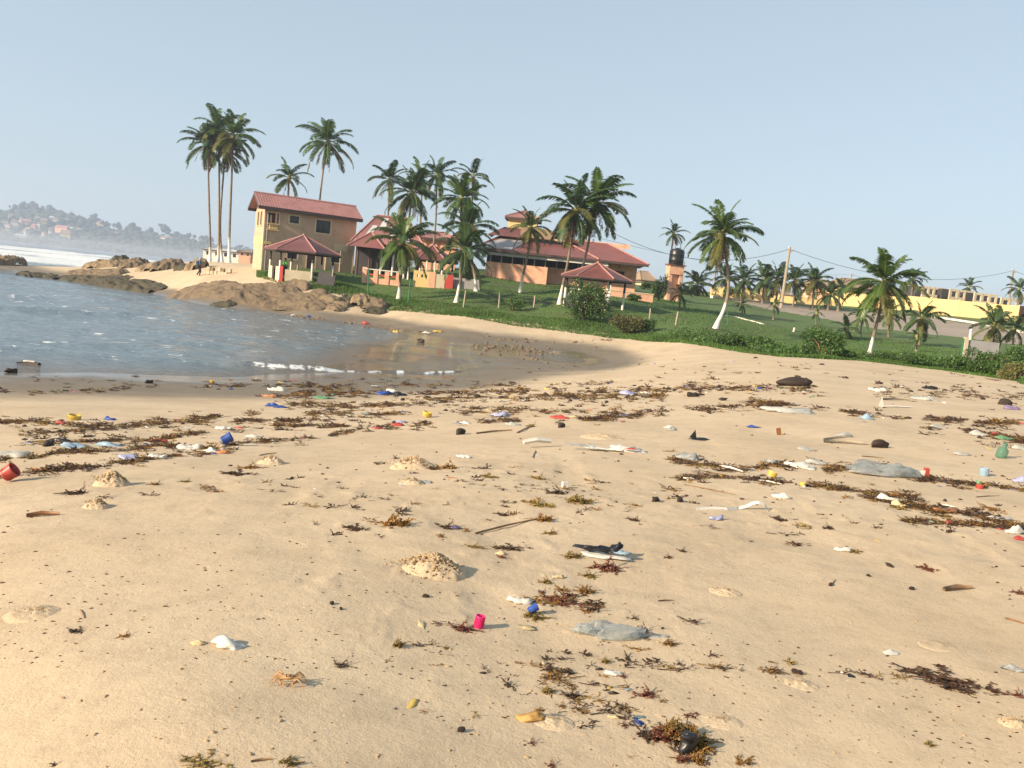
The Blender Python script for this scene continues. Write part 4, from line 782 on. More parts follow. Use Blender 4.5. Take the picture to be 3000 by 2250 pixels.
o = roof_sheet(RH, (-1.6,-ov_,zev),(Lr,-ov_,zev),(Lr-4.6,ydep/2,zr6),(1.4,ydep/2,zr6), 60); RH.q((Lr,-ov_,zev),(Lr,ydep+ov_,zev),(Lr-4.6,ydep/2,zr6)).q((-1.6,ydep+ov_,zev),(-1.6,-ov_,zev),(1.4,ydep/2,zr6)).q((Lr,ydep+ov_,zev),(-1.6,ydep+ov_,zev),(1.4,ydep/2,zr6),(Lr-4.6,ydep/2,zr6)); ro6 = RH.build('main_roof','redroof2',t)
def on6(f, g): return Vector((-1.6,-ov_,zev+.06)).lerp(Vector((Lr,-ov_,zev+.06)), f).lerp(Vector((1.4,ydep/2,zr6+.06)).lerp(Vector((Lr-4.6,ydep/2,zr6+.06)), f), g)
MB().q(on6(.02,.03),on6(.22,.03),on6(.27,.62),on6(.06,.62)).build('grey_roof_patch','greypanel',ro6); MB().tube([on6(.72,.0),on6(.55,.98)],.1,6).build('roof_hip','redroof',ro6)
MB().tube([(Lr,-ov_,zev+.03),(Lr-4.6,ydep/2,zr6+.03)],.11,6).build('roof_hip','redroof',ro6); MB().box(-1.6,Lr,-ov_-.04,-ov_+.03,zev-.26,zev-.03).build('fascia','fascia',t)
MB().box(-1.3,LL*.44,-.7,-.62,zev-.62,zev-.3).build('gutter','greyroof',t); MB().box(LL*.40,LL*.80,-.95,-.83,zev-.60,zev-.29).build('white_gutter','gutter',t); MB().box(LL*.79,LL*.8,-.93,2,zev-.6,zev-.3).build('gutter_return','gutter',t)
# upper roof tier
za = zr6-.2; zb_ = F6.uv(1480,664,4.5)[1]; UP = roof_sheet(MB(), (-.4,2.4,za-.25),(10.0,2.4,za-.25),(8.0,5.2,zb_),(1.2,5.2,zb_), 26); UP.q((10,2.4,za-.25),(10,8,za-.25),(8.0,5.2,zb_)).q((-.4,8,za-.25),(-.4,2.4,za-.25),(1.2,5.2,zb_)); up = UP.build('upper_roof','redroof2',t)
MB().box(3.4,7.0,2.2,2.3,za-.2,za+.9).build('brown_roof_panel','brownroof',up); MB().box(4.4,9.4,2.45,2.6,za-.3,za-.05).build('tier_wall','peach',t)
c = F6.uv(1490,640,6)[0], F6.uv(1575,640,6)[0]; zc = F6.uv(1490,659,6)[1], F6.uv(1485,634,6)[1]
MB().box(c[0],c[1],6,9,zc[0]-1,zc[1]).build('turret_wall','cream',t); hiproof(t,c[0],c[1],6,9,zc[1],zc[1]+.95,(c[1]-c[0])/2+.35,'redroof',10,name='turret_roof',ov=.4)
# right end pale slope roof
MB().box(LL*.55,LL*.95,5.1,5.2,zr6-.4,zr6+.1).build('ridge_wall','peach',t)

# ---------------------------------------------------------------- water tower
F7 = Frame(1958, 866, 98, R(14)); t = thing('water_tower', 'peach concrete tower carrying a black water tank', 'water tower', (F7.o.x,F7.o.y,0), F7.th); zt7 = F7.uv(1966,776)[1]; wd = F7.uv(1996,800)[0]-F7.uv(1957,800)[0]; zb7 = 4.0; sh = F7.uv(1962,800)[0]
MB().box(sh,sh+wd*.22,0,.9,zb7-1,zt7-1).box(sh+wd*.78,sh+wd,0,.9,zb7-1,zt7-1).box(sh+wd*.22,sh+wd*.78,.35,.9,zb7-1,zt7-1).build('tower_shaft','peach',t); MB().box(sh-.06,sh+wd+.06,-.08,.98,zt7-1,zt7).build('tower_head','peach',t)
MB().box(sh-.25,sh+wd+.25,-.2,1.1,zt7,zt7+.12).build('tower_slab','redroof2',t)
hT = F7.uv(1975,727)[1]-zt7-.12; rT = .84; MB().lathe([(0,0),(rT*.96,0),(rT,.08),(rT,.45),(rT*1.02,.5),(rT,.55),(rT,1.05),(rT*1.02,1.1),(rT,1.15),(rT,hT-.25),(rT*.8,hT-.06),(.3,hT),(0,hT)], 28, (sh+wd/2,.45,zt7+.12)).build('tank','tank',t,True); MB().lathe([(.26,0),(.26,.1),(0,.12)],14,(sh+wd/2,.45,zt7+.12+hT)).build('tank_lid','tank',t)
MB().tube([(sh+wd+.1,.1,zb7-.5),(sh+wd+.1,.1,zt7+.6)],.035,6).build('pipe','gutter',t)

# ---------------------------------------------------------------- yellow walls, far houses
def ywall(pts, Y, label, hpx, cols=True, name='boundary_wall'):
    (xa, ya), (xb, yb) = pts; P0 = at(xa, ya, Y[0]); P1 = at(xb, yb, Y[1]); d = P1-P0; L = math.hypot(d.x, d.y); an = math.atan2(d.y, d.x); h = hpx/FOC*Y[0]; t = thing(name, label, 'wall', (P0.x, P0.y, P0.z-h), an); sl = d.z
    n = max(2, int(L/3.2)); 
    for i in range(n):
        a, b = L*i/n, L*(i+1)/n; za, zb2 = h+sl*i/n, h+sl*i/n; MB().box(a+.15,b-.15,0,.18,-1.5+sl*i/n,za).build('wall_panel','cream',t); MB().box(a-.15,a+.15,-.06,.24,-1.5+sl*i/n,za+.12).build('pier','cream',t)
    MB().box(L-.15,L+.15,-.06,.24,-1.5+sl,h+sl+.12).build('pier','cream',t); return t
ywall([(2649,866),(2984,897)], (124,116), 'long sunlit yellow boundary wall at the far right', 42)
ywall([(2455,856),(2652,870)], (128,124), 'yellow boundary wall behind the roadside palm crown', 38); ywall([(2086,838),(2236,842)], (127,125), 'bright yellow wall just right of the lawn palm', 34); ywall([(2236,862),(2330,868)], (126,125), 'low cream wall glimpsed behind the electricity pole', 22); ywall([(2330,868),(2455,882)], (126,126), 'low cream wall glimpsed between the dark palms', 20)
g7 = at(2990,896,112); t = thing('dark_gate', 'dark maroon gate at the right end of the yellow wall', 'gate', (g7.x,112,0), R(5)); MB().box(0,2.6,0,.1,4.5,g7.z).build('gate_leaf','door',t); MB().box(.3,.34,-.02,.0,5,g7.z-.3).box(1.2,1.24,-.02,.0,5,g7.z-.3).build('gate_bars','frame',t)
def fhouse(x0, x1, yt, yb_, Y, wm, rm, rise, label, nw=2, name='far_house', flat=False, holes=None):
    F = Frame(x0, yt, Y, R(8)); L = F.uv(x1, yt+.1*(x1-x0))[0]; z1 = F.o.z; zb = F.uv(x0, yb_)[1]-2; t = thing(name, label, 'house' if not flat else 'unfinished building', (F.o.x,F.o.y,0), F.th); hs = holes or [(L*(i+.35)/nw, L*(i+.7)/nw, z1-(z1-zb-2)*.7, z1-(z1-zb-2)*.25) for i in range(nw)]
    wall_panel(0,L,zb,z1,.2,hs).build('wall',wm,t); MB().box(.0,L,2.2 if flat else .6,7,zb,z1).build('body','dark' if flat else wm,t)
    if not flat:
        for h in hs: window(t,*h,y=.1)
        hiproof(t,0,L,0,7,z1,z1+rise,min(L*.35,3),rm,0)
    else:
        for i in range(nw+1): x_ = L*i/nw; MB().box(x_-.12,x_+.12,-.03,.25,zb,z1+.02).build('column','beige',t)
    return t
fhouse(1884,1916,820,842,150,'beige','brownroof',1.6,'beige house with a brown roof between gazebo and tower')
fhouse(2466,2560,838,880,145,'cream','brownroof',1.5,'wide house with a brown hip roof left of the roadside palm',3)
fhouse(2408,2450,832,870,150,'peach','brownroof',.9,'low peach topped house behind the palm row'); fhouse(2286,2312,862,890,140,'beige','brownroof',.6,'little shed behind the electricity pole',1)
fhouse(2560,2660,850,884,150,'peach','brownroof',.9,'peach house hidden behind the roadside palm crown',3)
for a in [(2706,2772,838,884,145,4,'left roofless beige block building above the yellow wall'),(2786,2852,846,886,142,3,'middle roofless block building above the yellow wall'),(2858,2922,857,892,140,3,'right roofless block building with tall dark openings'),(2936,2985,872,904,140,2,'low pinkish block structure by the gate')]:
    x0,x1,yt,yb_,Y,nw,lab = a; F = Frame(x0,yt,Y,R(8)); L = F.uv(x1,yt+.1*(x1-x0))[0]; z1 = F.o.z; fhouse(x0,x1,yt,yb_,Y,'beige','brownroof',0,lab,nw,'unfinished_building',True,[(L*(i+.22)/nw,L*(i+.82)/nw,z1-1.25,z1-.35) for i in range(nw)])
fhouse(596,700,728,752,250,'white','greyroof',.5,'long whitish building beyond the four palm trunks',4)
t = fhouse(700,735,736,752,235,'peach','brownroof',.5,'pinkish hut between palm trunks and house',2)
# kerbs
def kerb(pts, label, w_=.25, h=.14):
    m = MB(); P = [hit(*p) for p in pts]
    for a, b in zip(P[:-1], P[1:]):
        d = (b-a); L = math.hypot(d.x,d.y); mt = Matrix.Translation(a) @ Matrix.Rotation(math.atan2(d.y,d.x),4,'Z') @ Matrix.Rotation(-math.atan2(d.z,L),4,'Y'); m.box(0,L,-w_/2,w_/2,-.1,h,mt)
    props(m.build('kerb','white'), label, 'kerb')
kerb([(2727,930),(2770,935),(2820,942),(2860,949),(2895,956)], 'white painted kerb curving along the far side of the road', .5, .22)
kerb([(2084,873),(2105,874)], 'short white kerb piece by the lawn palm trunk', .4, .3); kerb([(2158,872),(2220,880)], 'white kerb strip left of the electricity pole', .4, .25)
kerb([(2972,972),(3000,974)], 'white kerb end at the right edge', .4, .25)
kerb([(2125,925),(2160,930),(2180,936),(2215,944),(2235,950)], 'pale broken concrete line lying in the lawn', .3, .06)
# ---------------------------------------------------------------- poles and wires
def pole(bx, by, tx, ty, Y, label, th_=.16):
    b = at(bx, by, Y); tp = at(tx, ty, Y); g = gz(b.x, b.y); t = thing('electricity_pole', label, 'utility pole', (b.x, b.y, min(g, b.z)-.3)); d = tp-t.location
    MB().tube([(0,0,0), d], [th_, th_*.7], 9).build('shaft', 'wood', t); MB().box(-.12,.75,-.06,.06,-.1,.02, Matrix.Translation(d*.93) @ Matrix.Rotation(R(-22),4,'Y')).build('lamp_arm', 'wood', t)
    for s in (.0, -.35): MB().lathe([(.05,0),(.08,.06),(.05,.14),(.02,.2)], 7, (d.x-.12, d.y, d.z+s-.1)).build('insulator', 'gutter', t)
    return tp
pA = pole(2291,878,2314,724,112,'leaning wooden electricity pole between the dark palms',.22); pB = pole(2955,895,2969,789,150,'electricity pole near the right edge',.2)
pC = pole(1712,800,1722,632,104,'electricity pole hidden behind the big double palm'); pD = at(3300,850,150)
pE = pole(2492,850,2495,801,190,'thin distant pole over the brown roofed house',.14); pF = at(2750,836,190)
def wire(a, b, sag, label, r=.028, dx=0):
    P = [a.lerp(b, i/24)-Vector((0,0,sag*4*(i/24)*(1-i/24)+.25)) for i in range(25)]; props(MB().tube(P, r, 5).build('overhead_wire', 'tank'), label, 'wire')
wire(pC, pA, 3.0, 'sagging wire from the double palm to the leaning pole'); wire(pA, pB, 2.6, 'wire running right from the leaning pole'); wire(pB, pD, .8, 'wire leaving the frame at the right edge')
wire(pC-Vector((0,0,2)), at(2495,801,190), 1.5, 'thin faint lower wire over the palm row', .02); wire(at(2495,801,190), at(2950,870,190), 1.2, 'thin faint wire right of the distant pole', .02)
# ---------------------------------------------------------------- fence posts
def post(tx, ty, bx, by, label, m='wood', r=.075, sq=True, Y=None):
    b = hit(bx, by) if Y is None else at(bx, by, Y); tp = at(tx, ty, b.y); d = tp-b; t = MB()
    if sq: t.tube([Vector((0,0,-.3)), d*.5, d], [r*1.15, r*1.05, r*.95], 4 if m == 'wood' else 7)
    o = t.build('fence_post', m, None, location=b); props(o, label, 'fence post', 'posts along the lawn edge' if m == 'wood' else ('green posts on the lawn' if m == 'greenp' else None)); return o
for a in [(873,777,867,822,'grey wooden fence post in front of the left gazebo'),(977,790,970,838,'grey wooden fence post right of the left gazebo'),(1365,851,1358,901,'fence post beside the leaning white based palm'),(1464,856,1462,901,'fence post left of the dark low bush'),(1568,865,1564,903,'fence post right of the dark low bush'),
          (1906,903,1903,940,'fence post right of the yellowish bush'),(1987,913,1979,953,'slanted fence post nearest the bent footed palm')]: post(*a)
post(1080,786,1078,864,'thin green post on the lawn left of the short palm','greenp',.05); post(1203,818,1195,889,'thin green post right of the short palm','greenp',.05); post(2131,916,2131,956,'thin green stake near the bent footed palm','greenp',.035)
post(1785,815,1771,909,'tall white leaning pole in front of the right gazebo','white',.11); post(1790,835,1778,926,'thin pale pole next to the tall white one','white',.05); post(2328,960,2324,972,'tiny white marker stub in the right lawn','white',.08); post(2845,964,2842,990,'white pipe post above the grey pillar','white',.09,True,62)
def pillar():
    a = at(2832,988,56); t = thing('block_enclosure','small grey concrete block enclosure with a green edged post','wall',(a.x,56,a.z-1.6)); MB().box(-.12,.12,-.12,.12,-.3,1.6).build('pillar','beige',t); MB().box(.12,2.2,0,.12,-.3,1.45).build('block_wall','greypanel',t); MB().box(-.2,-.13,-.05,.05,-.3,1.5).build('green_edge','greenp',t)
pillar()
wire2 = MB()
# ---------------------------------------------------------------- people
def skin_obj(name, verts, edges, radii, m, parent, sub=2):
    me = bpy.data.meshes.new(name); me.from_pydata(verts, edges, []); me.update(); me.materials.append(M[m]); o = link(name, me, parent)
    sk = o.modifiers.new('Skin', 'SKIN'); 
    for i, r in enumerate(radii): me.skin_vertices[0].data[i].radius = (r, r) if not isinstance(r, tuple) else r
    me.skin_vertices[0].data[0].use_root = True; ss = o.modifiers.new('Sub', 'SUBSURF'); ss.levels = sub; ss.render_levels = sub; return o
def person(loc, rz, label, top, bottom, pose='walk', cap=None, pack=None):
    t = thing('person', label, 'person', loc, rz)
    V = [(0,0,.95),(0,0,1.12),(0,.0,1.32),(0,.01,1.46),(0,.02,1.53),(0,.03,1.64),
         (.17,0,1.42),(.25,.02,1.16),(.24,.16,.95),(.24,.20,.87),(-.17,0,1.42),(-.25,-.02,1.16),(-.24,.08,.93),(-.24,.11,.85),
         (.09,0,.90),(.10,.14,.50),(.10,.02,.08),(.10,.17,.03),(-.09,0,.90),(-.10,.02,.48),(-.10,-.22,.12),(-.10,-.10,.04)]
    if pose == 'stand': V = [v if i not in (8,9,12,13,15,16,17,19,20,21) else {8:(.22,.2,1.0),9:(.18,.28,.98),12:(-.22,.2,1.0),13:(-.18,.28,.98),15:(.1,.02,.5),16:(.1,-.02,.08),17:(.1,.14,.03),19:(-.1,.02,.5),20:(-.1,-.02,.08),21:(-.1,.14,.03)}[i] for i, v in enumerate(V)]
    E = [(0,1),(1,2),(2,3),(3,4),(4,5),(3,6),(6,7),(7,8),(8,9),(3,10),(10,11),(11,12),(12,13),(0,14),(14,15),(15,16),(16,17),(0,18),(18,19),(19,20),(20,21)]
    Rr = [.14,.125,.15,.08,.055,.10,.055,.042,.032,.03,.055,.042,.032,.03,.085,.06,.042,.035,.085,.06,.042,.035]
    skin_obj('body', V, E, Rr, 'skin', t)
    i = [1,2,3,6,7,10,11]; mp = {a: b for b, a in enumerate([2,1,0,3,6,7,10,11])}
    ids = [2,1,0,3,6,7,10,11]; skin_obj('shirt', [V[k] for k in ids], [(mp[a],mp[b]) for a,b in ((0,1),(1,2),(2,3),(3,6),(6,7),(3,10),(10,11))], [.175,.15,.155,.095,.085,.065,.085,.065], top, t)
    ids = [0,14,15,16,18,19,20]; mp = {a: b for b, a in enumerate(ids)}; skin_obj('trousers', [V[k] for k in ids], [(mp[a],mp[b]) for a,b in ((0,14),(14,15),(15,16),(0,18),(18,19),(19,20))], [.155,.105,.08,.062,.105,.08,.062], bottom, t)
    if cap: MB().lathe([(.115,0),(.12,.05),(.09,.12),(.0,.15)], 12, (0,.02,1.67)).box(-.08,.08,.1,.22,1.67,1.685).build('cap', cap, t, True)
    else: MB().lathe([(.104,-.02),(.112,.05),(.08,.11),(0,.13)], 10, (0,.015,1.67)).build('hair', 'cdark', t, True)
    if pack: MB().box(-.16,.16,-.34,-.16,1.05,1.48).build('backpack', pack, t)
    return t
person(hit(583,808), R(-70), 'person in a blue top, dark trousers and pale cap walking past the rocks', 'cblue', 'cdark', 'walk', 'clight', 'cblue')
pp = at(834,792,80.6); person((pp.x, pp.y, 2.9), R(-40), 'person in a bright green shirt inside the left gazebo', 'cgreen', 'cdark', 'stand')

# ---------------------------------------------------------------- seaweed
def weed_mesh(seed, m, stems=26, h=.5, spread=1.0, seg=3, leaf=5, fat=1.35):
    """tangled weed, about one metre across before scaling"""
    rr = random.Random(seed); V = []; F = []
    for k in range(stems):
        a = rr.random()*6.28; p = Vector((rr.gauss(0,.13)*spread, rr.gauss(0,.10), rr.random()*.06)); e = rr.uniform(-.05, 1.2)*h*1.6; d = Vector((math.cos(a), math.sin(a), e)).normalized(); L = rr.uniform(.22,.5)/seg; w_ = .016*fat
        prev = p
        for s in range(seg):
            d = (d+Vector((rr.gauss(0,.35), rr.gauss(0,.35), rr.gauss(0,.25)-.12))).normalized(); q = prev+d*L; q.z = max(q.z, .005); sd = d.cross(Vector((rr.gauss(0,1),rr.gauss(0,1),rr.gauss(0,1)))).normalized()*w_; b = len(V); V += [tuple(prev-sd),tuple(prev+sd),tuple(q+sd*.8),tuple(q-sd*.8)]; F.append((b,b+1,b+2,b+3))
            for l in range(leaf):
                o = prev.lerp(q, rr.random()); u = Vector((rr.gauss(0,1),rr.gauss(0,1),rr.gauss(0,.8)+.15)).normalized(); x_ = u.cross(d).normalized()*.017*fat; ll = rr.uniform(.04,.095); m1 = o+u*ll*.5; tp = o+u*ll; tp.z = max(tp.z, 0); b = len(V); V += [tuple(o),tuple(m1+x_),tuple(tp),tuple(m1-x_)]; F.append((b,b+1,b+2,b+3))
            prev = q
    me = bpy.data.meshes.new('seaweed'); me.from_pydata(V, [], F); me.update(); me.materials.append(M[m]); return me
WM = {c: [weed_mesh(i*7+3, c, 34, h_, 1.3, 3, 6) for i, h_ in enumerate((.55,.35,.2))] for c in ('weed','weedd','weedo','weedr')}
def sz(px, py, s): p = hit(px, py); return p, s*math.sqrt(p.x**2+p.y**2+(HC-p.z)**2)/FOC
def weed(px, py, s, c, label, v=0, flat=1.0, stretch=1.0, rot=None):
    p, m_ = sz(px, py, s); rr = hsh(px, py); o = link('seaweed_clump', WM[c][v], None); o.location = p-Vector((0,0,.003)); o.scale = (m_*1.0*stretch, m_*1.0, m_*.95*flat); o.rotation_euler = (0,0,rr.uniform(-.5,.5) if rot is None else rot); return props(o, label, 'seaweed', 'loose seaweed clumps on the open sand')
LIT = 'loose rubbish on the sand'
def put(o, p, rz, sc, label, cat, group=None):
    o.location = p; o.rotation_euler = (0, 0, rz); o.scale = sc if hasattr(sc, '__len__') else (sc, sc, sc); return props(o, label, cat, group)
# seaweed clumps: px, py, width px, colour, template, flatness, stretch, label
for a in [(1392,1601,50,'weedo',1,.8,1.6,'olive seaweed tuft right behind the big crumbly sand mound'),(1452,1598,40,'weedo',1,1,1,'olive seaweed tuft above the pinkish shell bits'),(1510,1604,75,'weedd',2,.5,1.8,'thin dark seaweed string right of the olive tuft'),(1472,1629,42,'weedr',1,.8,1.2,'reddish seaweed around the pinkish shell bits'),
    (1676,1631,66,'weedo',0,.9,1.1,'olive seaweed touching the black and white crumpled bag'),(1785,1661,92,'weedr',1,1,1.1,'dark red seaweed clump below the black and white bag'),(1725,1680,58,'weedo',1,.8,1.2,'olive seaweed left under the dark red clump'),(1601,1700,56,'weedo',1,1,1,'olive seaweed above the white crumpled bag'),(1715,1731,66,'weed',0,1.2,.9,'bushy golden seaweed standing above the clear plastic'),
    (1591,1730,38,'weedd',1,.9,1,'small dark seaweed above the white crumpled bag'),(1575,1756,70,'weed',1,.7,1.4,'brown seaweed right of the white crumpled bag'),(1655,1760,110,'weedr',2,.6,1.5,'long reddish seaweed streak in the centre'),(1740,1768,60,'weedd',2,.6,1.2,'flat dark seaweed at the right end of the streak'),(1725,1790,56,'weed',1,.7,1.2,'brown seaweed over the clear plastic sheet'),
    (1565,1802,86,'weedo',0,.75,1.1,'olive seaweed wrapped round the blue bottle top'),(1355,1833,80,'weedr',1,.9,1.3,'dark red seaweed beside the pink cap'),(1860,1812,46,'weedd',1,.6,1.2,'small dark seaweed above the clear plastic right end'),(1885,1851,52,'weedd',1,1.2,1,'dark seaweed lying on the clear plastic'),(1166,1882,60,'weedo',0,1.25,.8,'upright olive seaweed tuft in the lower middle'),
    (1308,1890,36,'weedo',1,1,.9,'small yellowish seaweed tuft right of the upright olive one'),(1004,1939,62,'weedd',1,.8,1.2,'dark seaweed clump left of the upright olive tuft'),(1139,1926,30,'weed',2,.8,1,'tiny brown seaweed scrap under the upright olive tuft'),(1959,1890,56,'weed',0,1,1,'golden seaweed tuft right of the clear plastic'),(1604,2022,56,'weedo',0,1.1,.9,'olive tuft above the orange sponge'),
    (1678,2036,66,'weedd',1,1,1.1,'dark knotted seaweed right of the olive tuft'),(1648,2066,44,'weed',1,.9,1,'golden scrap of seaweed near the orange sponge'),(1666,1968,44,'weedd',0,1,1,'spiky dark seaweed above the olive tuft'),(1772,1936,46,'weedo',0,1.2,.7,'tall olive sprig casting a shadow under the clear plastic'),(1828,1981,40,'weedr',1,.9,1,'reddish seaweed beside the white shell bit'),
    (1895,2038,76,'weedr',1,.8,1.2,'reddish seaweed with a light blue scrap'),(1940,2058,40,'weedo',2,.8,1,'flat olive scrap under the reddish seaweed'),(1560,2208-34,50,'weedr',1,.7,1.1,'dark red seaweed curl near the bottom middle'),(1616,2241,44,'weedr',1,1,1,'dark red seaweed at the very bottom middle'),(1830,2125,44,'weedr',1,.8,1,'dark seaweed scrap left of the huge clump'),
    (2048,2228,56,'weedd',2,.7,1.2,'flat dark seaweed under the huge clump'),(2175,2232,66,'weed',0,.7,1.3,'orange brown seaweed at the lower right bottom edge'),(2018,2096,56,'weedr',2,.6,1.3,'orange red flat scrap above the huge clump'),(2795,2004,150,'weedd',2,.6,1.9,'long dark seaweed stem lying at the lower right'),(2984,2040,50,'weedr',1,.8,1.2,'reddish seaweed cut by the right edge'),
    (2720,2184,40,'weedo',0,1,.9,'small upright olive tuft in the lower right'),(2989,1738,40,'weedr',1,1,1,'red brown scrap of weed at the right edge'),(2720,1666,56,'weedr',2,.8,1.2,'pale reddish seaweed line in the right middle'),(1990,1946,40,'weedd',1,.8,1,'dark tuft at the left end of the pebble trail'),(2270,1968,50,'weedd',1,.8,1.2,'dark tuft in the middle of the pebble trail'),
    (615,2233,110,'weedo',2,.6,1.5,'flat greyish weed patch at the bottom left'),(845,2232,66,'weedo',0,.9,1.2,'olive seaweed at the bottom left of centre'),(373,1858,44,'weed',1,.9,1,'small brown seaweed sprig on the open left sand'),(240,1846,50,'weedd',2,.6,1.3,'flat dark seaweed scrap on the left sand'),(167,2240,30,'weedd',1,.8,1,'tiny dark scrap at the bottom left'),
    (1158,1538,104,'weed',0,1.1,1,'big golden seaweed tuft in the middle distance'),(1045,1548,68,'weedd',2,.8,1.4,'dark tail of weed left of the big golden tuft'),(1316,1375,76,'weed',1,.9,1.2,'brown seaweed clump just under the upper sand mound'),(1275,1379,46,'weedd',2,.8,1.3,'dark weed at the left of the brown clump'),(1579,1403,52,'weedo',1,.9,1.2,'olive seaweed arch above the white cube'),(1435,1405,56,'weedo',2,.9,1.1,'olive weed between the sand mounds'),
    (1692,1475,96,'weedo',0,.8,1.1,'spreading olive seaweed below the white cube'),(1633,1450,66,'weedd',1,.9,1.1,'dark weed tangle directly below the white cube'),(1579,1484,76,'weedo',2,.9,1.4,'flat olive weed left of the spreading one'),(1592,1525,72,'weed',0,1,1,'golden seaweed over the long stick end'),(1316,1539,76,'weedd',1,.7,1.3,'dark weed with purplish film on the middle sand'),(1366,1548,36,'weed',1,1.1,.8,'small golden weed at the stick base'),
    (1480,1505,50,'weedd',1,.8,1.2,'dark weed behind the long stick'),(1620,1560,50,'weedo',1,.8,1.1,'thin olive weed under the golden one'),(1561,1249,40,'weedo',1,1.1,.8,'olive tuft with a long stalk near the litter line'),(1860,1526,46,'weedd',1,.8,1.2,'dark tuft in the right of the middle sand'),(235,1447,66,'weedd',1,.8,1.3,'dark seaweed just right of the lower left sand mound'),(737,1373,66,'weed',1,.7,1.3,'brown weed in front of the pale sand mound'),
    (705,1397,80,'weedd',2,.6,1.5,'thin dark weed line below the pale mound'),(850,1409,26,'weedd',1,1,1,'small dark weed knot on the middle left sand'),(460,1424,40,'weed',1,.9,1,'small brown weed on the left sand'),(549,1418,38,'weedo',1,.8,1.1,'twiggy weed left of the brown crab'),(2283,1520,44,'weedd',2,.8,1.3,'dark weed under the end of the white strap'),(2427,1546,36,'weedd',1,1,1,'dark sprig in the right middle sand'),
    (2000,1613,40,'weedd',1,.8,1.1,'dark weed pair on the open right sand'),(1960,1631,34,'weedd',1,.9,1,'smaller dark weed left of the pair'),(2500,1610,60,'weedo',2,.7,1.1,'weed trailing from the crumpled white paper'),(1316,1374,1,'weed',1,1,1,'')]:
    if a[7]: weed(a[0], a[1], a[2]*1.05, a[3], a[7], a[4], a[5], a[6])
def lumpmesh(seed, m='lump', amp=.3, base=None):
    V, F = base or (IV, IF); rs = np.random.RandomState(seed); n = rs.normal(size=(6,3)); ph = rs.rand(6)*6
    r = 1+amp*sum(np.sin(V@(k*2.2)+p)/3 for k, p in zip(n, ph)); return np_mesh('lump', V*r[:,None]*.5, F, m, True)
LM = [lumpmesh(i, 'lump', .32, (IV3, IF3)) for i in range(4)]
for px, py, s, lab in [(1248,1740,26,'black tar lump upper one left of the pink cap'),(972,1767,24,'black oval lump, left of the pair'),(999,1782,18,'small black lump, right of the pair'),(1352,2137,34,'black oblong lump near the bottom'),(2606,1657,24,'black lump on the upper right sand'),(2544,1688,16,'small dark lump left below the upper right one'),(2434,1714,20,'dark lump beside a short twig'),(2671,1726,22,'dark lump left of the brown stick'),
    (2333,1972,32,'black round lump in the pebble trail'),(2895,2023,22,'black lump at the right end of the pebble trail'),(2770,2018,30,'black lump under the long weed stem'),(210,1849,20,'black lump on the left sand'),(1348,1271,50,'dark brown husk lump in the middle distance'),(1918,1471,42,'dark round lump left of the white strap'),(1990,1471,36,'dark weed covered lump by the strap'),(2029,1160,44,'dark low lump near the upper litter line'),
    (1644,1251,38,'dark leaf shaped lump near the stalk tuft'),(2118,1176,26,'small dark lump below the black log'),(437,1122,30,'dark brown husk on the wet sand'),(33,1090,38,'brown coconut husk at the left waterline'),(855,1408,18,'tiny black lump on the open sand left of centre'),(2337,1107,20,'small dark lump behind the black log'),(2944,1186,44,'dark red brown husk near the right edge'),(1233,1003,34,'black stone standing in the shallow water'),(146,1306,48,'dark bag lump among the left weed line'),(1940,1846,14,'black pip at the right end of the clear plastic'),(1795,2090,12,'small black pellet beside the yellow petal scrap')]:
    p, m_ = sz(px, py, s); put(link('dark_lump', LM[px % 4]), p+Vector((0,0,m_*.14)), px*.7, (m_*.78, m_*.48, m_*.38), lab, 'husk', 'dark lumps and husks on the sand')
# sand mounds: crumbly clods thrown up by crabs
def mound(px, py, s, h, seed, label, n=170, fine=.5):
    p, m_ = sz(px, py, s); rs = np.random.RandomState(seed); t = thing('sand_mound', label, 'sand mound', p-Vector((0,0,.004)), 0, 'crab dug sand mounds'); W = m_; H = h*m_/s
    U = np.linspace(-1,1,44); X, Y = np.meshgrid(U, U); r = np.hypot(X+.1*fbm(X*2+seed,Y*2,seed), Y); z = H*.80*np.clip(1-r**1.3,0,1)+.34*H*fbm(X*5+seed, Y*5, seed+1, 4)*2*np.clip(1.1-r,0,1)-.012*np.clip(r-.8,0,1)*5
    V = np.stack([X.ravel()*W/2, Y.ravel()*W*.38, z.ravel()],1); I, J = np.meshgrid(np.arange(43),np.arange(43)); a = J*44+I; F = np.stack([a,a+1,a+45,a+44],-1).reshape(-1,4); F = F[np.min(r.ravel()[F],1) < .99]; link('heap', np_mesh('heap', V, F, 'sand'), t)
    P = []; S = []
    for i in range(int(n*3.2)):
        a = rs.uniform(0,6.28); q = abs(rs.normal(0,.46)); x, y = q*math.cos(a)*W/2*(1.0 if math.cos(a) > 0 else 1.5), q*math.sin(a)*W*.38; s_ = H*(.02+.075*rs.rand()**2.5)*fine*2*(1.2-.6*min(q,1.5)); zz = max(0, H*.80*(1-min(1,q)**1.3)); P.append((x,y,zz+s_*.3)); S.append((s_*rs.uniform(.8,1.5),s_*rs.uniform(.7,1.2),s_*.8))
    V, F = clumps(rs, np.array(P), np.array(S), (IV1, IF1), .55); props(link('clods', np_mesh('clods', V, F, 'clod', False), t), kind='stuff')
mound(1273,1668,215,66,1,'largest crumbly sand mound in the middle of the beach',260); mound(1217,1372,150,40,2,'crumbly sand mound above and left of the brown weed',180); mound(330,1424,105,46,3,'steep sand mound with a shaded right side on the left',130); mound(285,1480,80,28,4,'low crumbly mound below the steep left one',120); mound(796,1360,90,28,5,'smooth pale sand cone near the left litter line',40)
